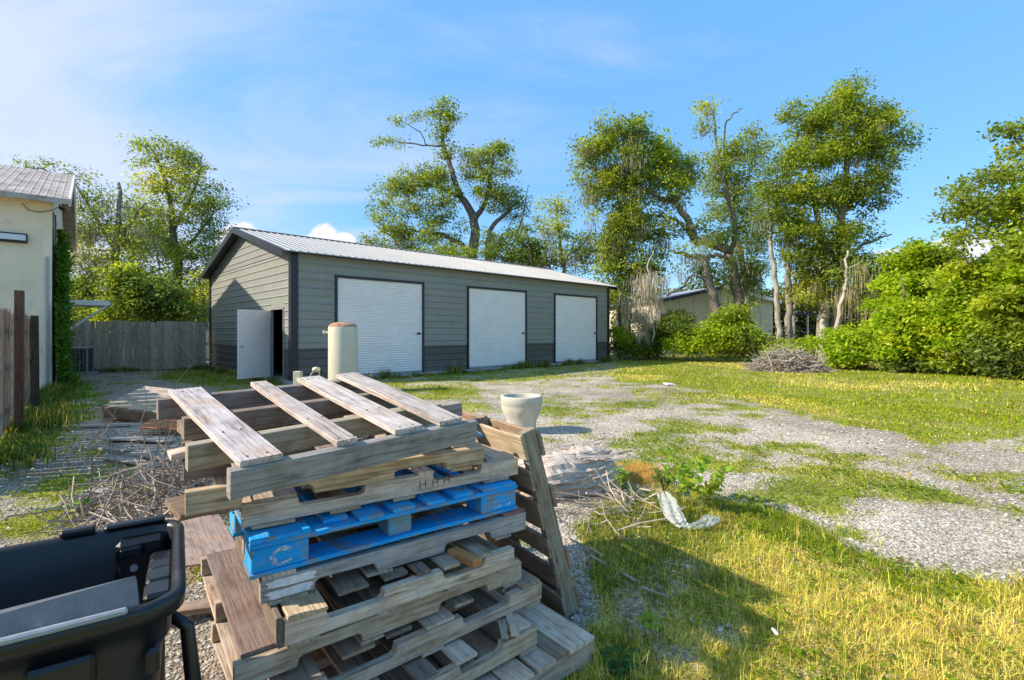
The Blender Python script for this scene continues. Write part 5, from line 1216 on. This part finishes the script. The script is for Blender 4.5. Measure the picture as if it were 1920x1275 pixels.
pxtree('live_oak', 'mossy tree with a bare broken top between the cream building and the tall tree', 'tree', 25,
       [[(215, 615, .25), (213, 520, .2), (222, 440, .14), (222, 342, .07)], [(218, 470, .12), (185, 420, .08), (160, 370, .05), (140, 340, .03)], [(220, 450, .1), (255, 405, .07), (275, 380, .03)], [(216, 540, .1), (255, 520, .08), (300, 505, .05)]],
       [(165, 360, 36, 28, 0, G1), (150, 330, 22, 12), (178, 420, 42, 40), (240, 380, 30, 18, 0, G1, .6), (235, 430, 55, 35), (170, 480, 40, 50, 0, GY), (160, 550, 30, 50), (230, 500, 55, 45, 0, G2), (270, 470, 45, 40)],
       size=.095, leaves=55, moss=.42, dens=.8, msize=1.2, moss_col=(.34, .33, .24), bark=(.24, .21, .18))
pxtree('live_oak', 'dark tree seen just above the cream building roof', 'tree', 24,
       [[(120, 615, .2), (110, 400, .12), (90, 325, .05), (60, 315, .03)], [(110, 400, .08), (128, 340, .04)]], [(55, 312, 26, 6, 0, G3), (95, 310, 22, 8, 0, G3), (128, 340, 14, 18, 0, G3), (118, 430, 14, 60)], size=.09, leaves=50, moss=.1)
pxtree('oak_sapling', 'yellow-green young tree beside the left end of the shed', 'tree', 24,
       [[(385, 612, .1), (380, 560, .07), (372, 520, .04)]], [(378, 520, 22, 26, 0, GY), (388, 560, 16, 34, 0, GY), (365, 570, 18, 26, 0, GY)], size=.09, leaves=50, moss=.1)
pxtree('bush', 'dark green bush rising behind the board fence', 'bush', 22.5,
       [[(270, 618, .08), (265, 580, .05), (255, 550, .03)], [(270, 610, .06), (310, 570, .03)]], [(245, 555, 48, 38, 0, G3, 1.2), (290, 570, 50, 38, 0, G3, 1.2), (225, 520, 25, 22, 0, G2), (330, 590, 45, 26, 0, G3), (210, 590, 30, 25, 0, G2)], size=.085, leaves=80, sub=.32, moss=0, dens=1.2)
pxtree('bush', 'shaded brushwood behind the left end of the board fence', 'bush', 24,
       [[(160, 618, .08), (158, 560, .04)]], [(150, 570, 32, 40, 0, G3), (185, 585, 30, 30, 0, G3)], size=.085, leaves=70, sub=.32, moss=.2)
# centre oak behind the shed
pxtree('live_oak', 'tall ragged oak with a lone high limb rising behind the middle of the shed', 'tree', 38,
       [[(888, 600, .48), (884, 500, .42), (890, 440, .36), (884, 400, .30), (866, 372, .26)], [(866, 372, .24), (850, 330, .2), (840, 300, .17), (830, 265, .13), (826, 230, .09), (828, 205, .05)],
        [(830, 275, .08), (800, 272, .06), (765, 268, .05), (730, 262, .02)], [(800, 272, .05), (788, 248, .04), (762, 232, .02)], [(832, 250, .06), (842, 225, .05), (845, 205, .02)],
        [(890, 410, .26), (905, 390, .2), (918, 350, .14), (922, 310, .09), (930, 280, .04)], [(918, 500, .28), (916, 450, .22), (926, 420, .17), (955, 395, .12), (975, 375, .05)],
        [(884, 490, .22), (866, 460, .18), (830, 440, .14), (790, 435, .1), (750, 430, .06), (700, 415, .03)], [(866, 372, .14), (820, 350, .1), (780, 350, .07), (740, 345, .04)], [(760, 490, .08), (740, 450, .06), (700, 420, .03)], [(960, 460, .1), (975, 420, .07), (985, 380, .04), (990, 350, .02)]],
       [(838, 210, 26, 16, 0, G1), (822, 190, 10, 8), (850, 222, 14, 10), (822, 238, 14, 18), (838, 248, 12, 14), (735, 265, 26, 9), (752, 228, 12, 8, 0, G1, .6), (780, 225, 22, 14, 0, G1, .35), (830, 285, 16, 16), (845, 282, 8, 10),
        (912, 290, 42, 22, 0, G2), (938, 282, 20, 16), (905, 330, 42, 28), (930, 370, 34, 30), (960, 385, 26, 30, 0, G3), (955, 330, 14, 22, 0, G1, .4), (768, 330, 38, 18, 0, G1), (760, 355, 50, 18), (815, 330, 34, 20), (840, 370, 26, 26, 0, G2), (790, 390, 60, 26, 0, G1, .8), (730, 370, 30, 26, 0, G1, .6), (715, 400, 24, 24, 0, G1, .4), (735, 430, 36, 26, 0, G1, .7), (780, 440, 50, 28, 0, G2, .8), (830, 440, 36, 24, 0, G1, .6), (760, 475, 60, 22, 0, G3, .8), (700, 460, 34, 14), (870, 430, 18, 14, 0, G2, .5)],
       size=.13, leaves=60, sub=.45, moss=.12, dens=.9, bark=(.17, .14, .12), moss_col=(.33, .30, .24))
pxtree('bush', 'mass of small trees directly behind the shed roof', 'bush', 34,
       [[(960, 610, .1), (955, 520, .07), (950, 460, .04)], [(830, 610, .1), (830, 520, .06)]], [(950, 465, 60, 34, 0, G3, 1.1), (860, 480, 50, 18, 0, G1), (980, 500, 40, 22, 0, G3), (820, 480, 40, 14, 0, G1), (1005, 475, 30, 30, 0, G3)], size=.12, leaves=70, sub=.42, moss=.05)
pxtree('live_oak', 'small thin-leaved tree behind the right half of the shed roof', 'tree', 33,
       [[(1060, 610, .2), (1058, 520, .15), (1050, 460, .1), (1045, 410, .06), (1040, 375, .03)], [(1055, 490, .08), (1090, 460, .05), (1110, 430, .03)], [(1000, 600, .1), (998, 500, .08), (985, 430, .05), (975, 390, .02)]],
       [(1045, 385, 32, 22, 0, GY), (1040, 420, 34, 26, 0, GY), (1060, 455, 45, 28, 0, G2), (1100, 460, 30, 28, 0, G1), (1010, 420, 24, 22, 0, G3, .7), (1085, 490, 45, 26, 0, G1), (1125, 475, 26, 30, 0, G1), (1020, 480, 30, 24, 0, G1, .8)], size=.12, leaves=42, sub=.45, moss=.12, dens=.8)
# big leaning oak right of the shed
pxtree('live_oak', 'large leaning mossy oak with crooked limbs in front of the beige building', 'tree', 27,
       [[(1390, 600, .34), (1384, 560, .30), (1376, 510, .27), (1366, 475, .26)], [(1366, 472, .24), (1330, 455, .22), (1304, 450, .22), (1290, 415, .19), (1272, 390, .16), (1262, 375, .13)],
        [(1262, 378, .13), (1235, 372, .1), (1205, 355, .09), (1160, 352, .07), (1110, 350, .04), (1085, 345, .02)], [(1290, 430, .12), (1268, 412, .09), (1240, 405, .07), (1200, 400, .04)], [(1262, 378, .1), (1250, 330, .08), (1240, 290, .05)],
        [(1366, 475, .16), (1380, 430, .12), (1366, 370, .1), (1352, 330, .08), (1338, 305, .05)], [(1385, 520, .1), (1400, 500, .09), (1420, 490, .06)], [(1205, 355, .06), (1180, 300, .05), (1150, 260, .03)], [(1120, 320, .03), (1092, 312, .02), (1062, 318, .01)]],
       [(1150, 250, 44, 26, 0, G1), (1190, 262, 36, 26, 0, G3), (1110, 290, 32, 26), (1150, 310, 52, 34, 0, G1), (1095, 345, 30, 18, 0, G1, .6), (1130, 360, 44, 22, 0, G1, .7), (1175, 345, 40, 26, 0, G1), (1215, 300, 36, 30, 0, G2), (1250, 285, 36, 26, 0, G2), (1285, 320, 30, 26, 0, G1), (1240, 345, 56, 26, 0, G2), (1255, 385, 34, 14, 0, G1, .6), (1160, 400, 50, 30, 0, G2), (1200, 430, 56, 34, 0, G1), (1150, 450, 40, 30, 0, G1), (1260, 430, 30, 20, 0, G1, .4),
        (1180, 490, 46, 34, 0, G2), (1190, 540, 34, 30, 0, G1, .8), (1235, 500, 34, 20, 0, G1, .5), (1345, 440, 40, 18, 0, G3, .7), (1400, 520, 36, 30, 0, G3, .7), (1340, 500, 44, 22, 0, G3, .5), (1150, 520, 14, 50, 0, G1, .6)],
       size=.115, leaves=85, sub=.42, moss=.30, dens=1.05, bark=(.24, .20, .165), msize=1.2, moss_col=(.33, .31, .22))
pxtree('live_oak', 'second oak stem standing just left of the leaning oak', 'tree', 25.5,
       [[(1348, 600, .28), (1338, 560, .25), (1326, 515, .22), (1318, 485, .2), (1290, 478, .12), (1262, 470, .06)], [(1318, 485, .14), (1345, 478, .1), (1366, 485, .05)], [(1330, 530, .08), (1300, 515, .07), (1275, 540, .06), (1250, 555, .04)]],
       [(1300, 470, 40, 18, 0, G1, .6), (1330, 450, 30, 16, 0, G3, .6), (1270, 500, 22, 14, 0, G1, .4), (1345, 520, 30, 16, 0, G3, .6)], size=.10, leaves=60, moss=.3, bark=(.20, .17, .14))
pxtree('live_oak', 'tall thin oak with a bare forked top behind the leaning oak', 'tree', 32,
       [[(1402, 610, .25), (1395, 520, .22), (1380, 440, .18), (1366, 380, .14), (1362, 330, .12), (1345, 285, .1), (1342, 240, .08), (1338, 205, .05)], [(1358, 290, .07), (1360, 235, .06), (1375, 215, .05), (1392, 202, .03)], [(1362, 340, .08), (1345, 320, .06), (1332, 300, .04)], [(1370, 380, .08), (1400, 340, .05), (1425, 280, .03)]],
       [(1322, 200, 22, 11, 0, GY), (1330, 222, 14, 12, 0, GY, .5), (1322, 240, 12, 8, 0, G1, .4), (1415, 262, 36, 22, 0, G1, .8), (1385, 285, 50, 22, 0, G2), (1350, 310, 34, 20, 0, G1, .7), (1380, 330, 60, 26, 0, G1), (1350, 360, 36, 26, 0, G1, .6), (1400, 370, 44, 30, 0, G2, .9), (1350, 400, 40, 26, 0, G1, .7), (1410, 420, 40, 30, 0, G1), (1380, 460, 44, 24, 0, G1), (1420, 480, 30, 26, 0, G3), (1395, 555, 40, 20, 0, G3, .7)],
       size=.115, leaves=70, sub=.45, moss=.30, dens=.85, bark=(.30, .27, .24), moss_col=(.36, .34, .27))
def bare_trunk(label, u, vtop, Y, r, lean, crown=(), bark=(.42, .37, .30)):
    pxtree('slim_tree', label, 'tree', Y, [[(u, 622 + H * FP / Y, r), (u + lean * .3, 600, r * .9), (u + lean * .7, 520, r * .8), (u + lean, vtop, r * .55), (u + lean - 3, vtop - 70, r * .3)]], list(crown), size=.10, leaves=60, sub=.4, moss=.2, bark=bark)
bare_trunk('slim pale trunk standing clear left of the big dense tree', 1464, 440, 24, .15, -18, [(1440, 330, 26, 34, 0, G3), (1438, 400, 24, 34, 0, G3), (1440, 275, 16, 20, 0, G1)])
bare_trunk('straight grey trunk right of the slim pale trunk', 1480, 480, 24.5, .19, -2, [(1462, 360, 26, 44, 0, G2), (1475, 440, 20, 30, 0, G2)], (.30, .26, .22))
bare_trunk('thin trunk partly hidden behind the straight grey trunk', 1490, 500, 26, .08, 2, [(1492, 470, 14, 20)], (.35, .31, .27))
pxtree('laurel_oak', 'tallest dense bright green tree right of centre', 'tree', 24,
       [[(1566, 640, .26), (1572, 590, .22), (1578, 520, .2), (1576, 450, .2), (1580, 380, .17), (1590, 300, .13), (1585, 230, .08), (1575, 180, .04)], [(1540, 650, .3), (1542, 600, .26), (1548, 540, .2), (1540, 440, .15), (1520, 330, .1), (1510, 240, .05)], [(1580, 400, .1), (1630, 350, .07), (1680, 300, .03)], [(1590, 300, .08), (1640, 240, .05), (1672, 210, .03)], [(1575, 480, .09), (1620, 460, .07), (1650, 446, .05), (1672, 440, .03)], [(1545, 520, .1), (1500, 470, .06), (1480, 440, .03)], [(1583, 230, .05), (1560, 200, .04), (1566, 172, .02)]],
       [(1585, 175, 30, 20, 0, G2), (1605, 165, 14, 12), (1560, 205, 46, 22, 0, G2), (1490, 212, 28, 14, 0, G1), (1520, 230, 44, 26, 0, G1), (1610, 210, 40, 26, 0, G1), (1662, 215, 26, 22, 0, G1, .7), (1650, 250, 44, 28, 0, G2), (1700, 268, 22, 16, 0, G1, .8), (1600, 270, 50, 34, 0, G2), (1540, 290, 50, 36, 0, G2), (1485, 300, 26, 30, 0, G2), (1650, 300, 36, 26, 0, G1, .7), (1500, 360, 44, 36, 0, G2), (1560, 370, 44, 34, 0, G1), (1620, 340, 44, 24, 0, G1, .7), (1660, 350, 28, 20, 0, G1, .5), (1625, 375, 36, 20, 0, G3, .7), (1500, 420, 44, 34, 0, G2), (1555, 440, 48, 34, 0, G2), (1600, 430, 34, 28, 0, G3, .8), (1510, 480, 34, 30, 0, G1), (1560, 500, 44, 30, 0, G3), (1610, 490, 36, 24, 0, G3), (1530, 540, 30, 34, 0, GY), (1640, 520, 24, 26, 0, G1), (1590, 545, 34, 24, 0, G3), (1500, 540, 18, 26, 0, GY, .6)],
       size=.095, leaves=95, sub=.36, moss=.10, dens=1.1, bark=(.36, .30, .24), moss_col=(.34, .30, .2))
pxtree('slim_tree', 'leaning whitish trunk draped in dry vines at the edge of the hedge', 'tree', 21,
       [[(1562, 675, .1), (1568, 620, .09), (1580, 560, .08), (1586, 510, .06), (1590, 470, .04)], [(1540, 690, .17), (1541, 640, .15), (1543, 600, .1)], [(1640, 660, .06), (1636, 600, .05), (1640, 540, .03)]], [(1590, 500, 20, 14, 0, G1, .5), (1636, 540, 22, 20, 0, G1, .5)], size=.08, leaves=40, sub=.3, moss=.9, msize=1.8, bark=(.50, .44, .36), moss_col=(.42, .36, .24))
t = pxtree('vine_curtain', 'curtain of dry tan vines hanging between the tall tree and the hedge', 'vines', 21.5,
       [[(1625, 670, .03), (1620, 560, .03), (1610, 480, .02)], [(1655, 670, .03), (1650, 560, .03), (1648, 500, .02)]], [(1605, 540, 26, 34, 0, G1, 1), (1645, 540, 26, 44, 0, G1, 1)], size=.05, leaves=8, sub=.35, moss=1, msize=1.9, moss_col=(.44, .37, .25))
# hanging dead creeper left of the beige building
pxtree('dead_creeper', 'pale grey dead creeper drooping over the bushes right of the shed', 'vines', 25,
       [[(1225, 640, .05), (1222, 560, .05), (1215, 500, .04), (1225, 470, .03)], [(1215, 520, .03), (1190, 560, .02)]], [(1220, 525, 30, 22, 0, G1, 1.3), (1205, 560, 28, 28, 0, G1, 1.3), (1195, 600, 16, 22, 0, G1, 1.2)], size=.04, leaves=3, sub=.35, moss=1, msize=1.3, moss_col=(.50, .44, .37), bark=(.45, .4, .35))
pxtree('live_oak', 'wispy pale tree between the shed corner and the hanging creeper', 'tree', 27,
       [[(1165, 640, .09), (1162, 560, .07), (1165, 500, .04)], [(1180, 640, .07), (1182, 580, .05)]], [(1160, 560, 16, 50, 0, G1, .8), (1175, 600, 18, 34, 0, G1, .8), (1185, 520, 26, 26, 0, G1)], size=.08, leaves=50, moss=.5, moss_col=(.34, .34, .24))
# bushes along the back edge
BG = 'bushes along the back edge of the lot'
def bush(label, u, vb, Y, items, size=.075, colr=G4, leaves=90, sub=.28, dens=1.5):
    pxtree('bush', label, 'bush', Y, [[(u, 622 + H * FP / Y, .04), (u + 2, 622 + H * FP / Y - 22, .03), (u + 4, 622 + H * FP / Y - 40, .02)]], [(a, b, c, d, 0, e) for a, b, c, d, e in items], size=size, leaves=leaves, sub=sub, moss=0, dens=dens)
bush('lime green bush against the far corner of the shed', 1172, 665, 26, [(1172, 632, 24, 18, G4), (1165, 652, 22, 14, G3), (1192, 652, 18, 14, G3)])
bush('dull green undergrowth behind the hanging creeper', 1235, 665, 27, [(1240, 620, 30, 20, G3), (1268, 600, 22, 18, G1), (1225, 645, 30, 20, G1), (1265, 625, 30, 24, G3), (1205, 655, 22, 12, G1)])
bush('bright bush in front of the left part of the beige building', 1290, 665, 25, [(1295, 640, 34, 22, G4), (1275, 650, 22, 14, G4), (1285, 622, 20, 12, G3)])
bush('tall leafy bush below the leaning oak', 1365, 665, 24.5, [(1372, 588, 28, 18, G2), (1345, 618, 30, 16, G4), (1375, 620, 36, 26, G2), (1355, 645, 44, 20, G2), (1330, 640, 26, 24, G4)])
bush('shaded low bush right of the tall leafy bush', 1405, 665, 24, [(1405, 640, 26, 22, G3), (1430, 652, 30, 14, G3), (1425, 640, 26, 10, G4)])
bush('low lime shrub row in front of the pale trunks', 1490, 668, 23, [(1475, 652, 34, 12, G4), (1505, 650, 32, 12, G4), (1455, 658, 20, 10, G2)])
bush('vivid bush at the foot of the whitish trunk', 1590, 680, 19.5, [(1600, 632, 34, 20, G4), (1580, 655, 36, 20, G4), (1620, 655, 36, 24, G2), (1570, 672, 26, 10, G4), (1640, 630, 22, 24, G4)])
# the big hedge on the right
def hedge(label, u, Y, items, size=.07, leaves=110):
    pxtree('hedge_shrub', label, 'shrub', Y, [[(u, 622 + H * FP / Y, .07), (u + 4, 600, .05), (u + 6, 560, .04), (u + 2, 520, .02)]], [(a, b, c, d, e, f) for a, b, c, d, e, f in items], size=size * 1.15, leaves=leaves * 1.15, sub=.26, moss=0, dens=1.3, group=None, depth=.9)
hedge('tall hedge shrub with a pointed top right of the whitish trunk', 1720, 19.5, [(1735, 470, 26, 14, 0, G4), (1700, 490, 36, 18, 0, G4), (1755, 490, 34, 16, 0, G2), (1700, 530, 50, 24, 0, G4), (1755, 530, 40, 26, 0, G2), (1690, 575, 44, 30, 0, G4), (1740, 580, 44, 34, 0, G2)])
hedge('leafy hedge shrub with yellow-green tips left of the hedge corner', 1690, 18.2, [(1690, 600, 40, 30, 0, G4), (1720, 630, 50, 30, 0, G2), (1680, 645, 36, 24, 0, G4), (1740, 660, 44, 24, 0, G2), (1705, 678, 40, 12, 0, G3)])
hedge('broad dense hedge shrub near the right edge', 1825, 17, [(1815, 520, 44, 26, 0, G2), (1860, 500, 30, 22, 0, G4), (1800, 560, 44, 30, 0, G4), (1850, 560, 44, 34, 0, G2), (1800, 610, 50, 34, 0, G4), (1855, 620, 46, 34, 0, G2), (1800, 660, 50, 26, 0, G2), (1840, 680, 40, 22, 0, G3)])
hedge('nearest dark glossy hedge shrub cut by the right edge of the photo', 1915, 15.6, [(1900, 470, 40, 26, 0, G2), (1915, 520, 46, 34, 0, G4), (1900, 570, 44, 34, 0, G2), (1920, 620, 50, 34, 0, G2), (1890, 660, 44, 30, 0, G3), (1930, 690, 44, 22, 0, G3), (1960, 560, 50, 60, 0, G2), (1960, 640, 50, 50, 0, G2), (1880, 690, 34, 16, 0, G3)])
hedge('hedge shrub standing just outside the right edge of the photo', 2020, 14.6, [(2020, 520, 60, 60, 0, G2), (2030, 620, 70, 60, 0, G2), (2080, 680, 60, 30, 0, G3)])
pxtree('holly_oak', 'glossy-leaved tree hanging in from the right edge above the hedge', 'tree', 16.5,
       [[(1985, 660, .16), (1975, 540, .14), (1955, 440, .12), (1935, 340, .09), (1925, 260, .05)], [(1960, 460, .08), (1900, 400, .06), (1840, 370, .04), (1795, 380, .02)], [(1950, 420, .07), (1890, 330, .04), (1860, 320, .02)], [(1808, 500, .04), (1808, 450, .03), (1812, 400, .02)], [(1935, 330, .05), (1900, 250, .03)]],
       [(1905, 235, 22, 20, 0, G1, .8), (1912, 280, 22, 20, 0, G1), (1900, 335, 30, 26, 0, G2), (1850, 335, 20, 12, 0, G1), (1870, 375, 50, 30, 0, G2), (1810, 355, 34, 22, 0, G1), (1800, 395, 40, 24, 0, G1), (1830, 430, 44, 24, 0, G2, .9), (1900, 420, 40, 34, 0, G2), (1790, 425, 20, 16, 0, G1, .6), (1800, 455, 18, 14, 0, G1, .5), (1930, 370, 40, 50, 0, G1), (1965, 300, 40, 50, 0, G1), (1880, 245, 3, 3, 0, G3, .3), (1960, 450, 50, 40, 0, G2)],
       size=.075, leaves=60, sub=.28, moss=0, dens=1.0, bark=(.22, .19, .15))
# tree line far behind everything, closing the view
def far_wood(label, items, Y):
    V = []; C = []
    for u, v, ru, rv, c in items:
        ce = P(u, v, Y); rx = ru * Y / FP; rz = rv * Y / FP; n = int(420 * rx * rz); d = rng.normal(0, 1, (n, 3)); d /= np.linalg.norm(d, axis=1)[:, None]; p = np.array(ce) + d * (rng.random((n, 1)) ** .4) * np.array([rx, 2.0, rz]); k = p[:, 2] > 0; p = p[k]
        tone = .55 + .9 * fbm(p[:, 0] * .9, p[:, 2] * .9 + p[:, 1] * .3, 3)[:, None]; V.append(p); C.append(np.array(c) * tone * rng.uniform(.7, 1.3, (len(p), 1)))
    p = np.concatenate(V); c = np.concatenate(C); V = leaf_quads(p, rng.uniform(.10, .24, len(p)), .5); me = np_mesh('far_wood', V, np.arange(len(V)).reshape(-1, 4), np.repeat(c, 4, 0)); tag(link('far_wood', me, LEAF), label, 'woodland', kind='stuff')
far_wood('distant green woodland closing the view behind the yard', [(u, 600 - 6 * ((i * 7) % 5) - (14 if u > 1100 else 0), 60, 40 + 7 * ((i * 5) % 4), (G3, G1, G2)[i % 3]) for i, u in enumerate(range(-300, 2300, 62))] + [(u, 622, 60, 30, G3) for u in range(-300, 2300, 80)], 46)
print('leaves', LEAFN)
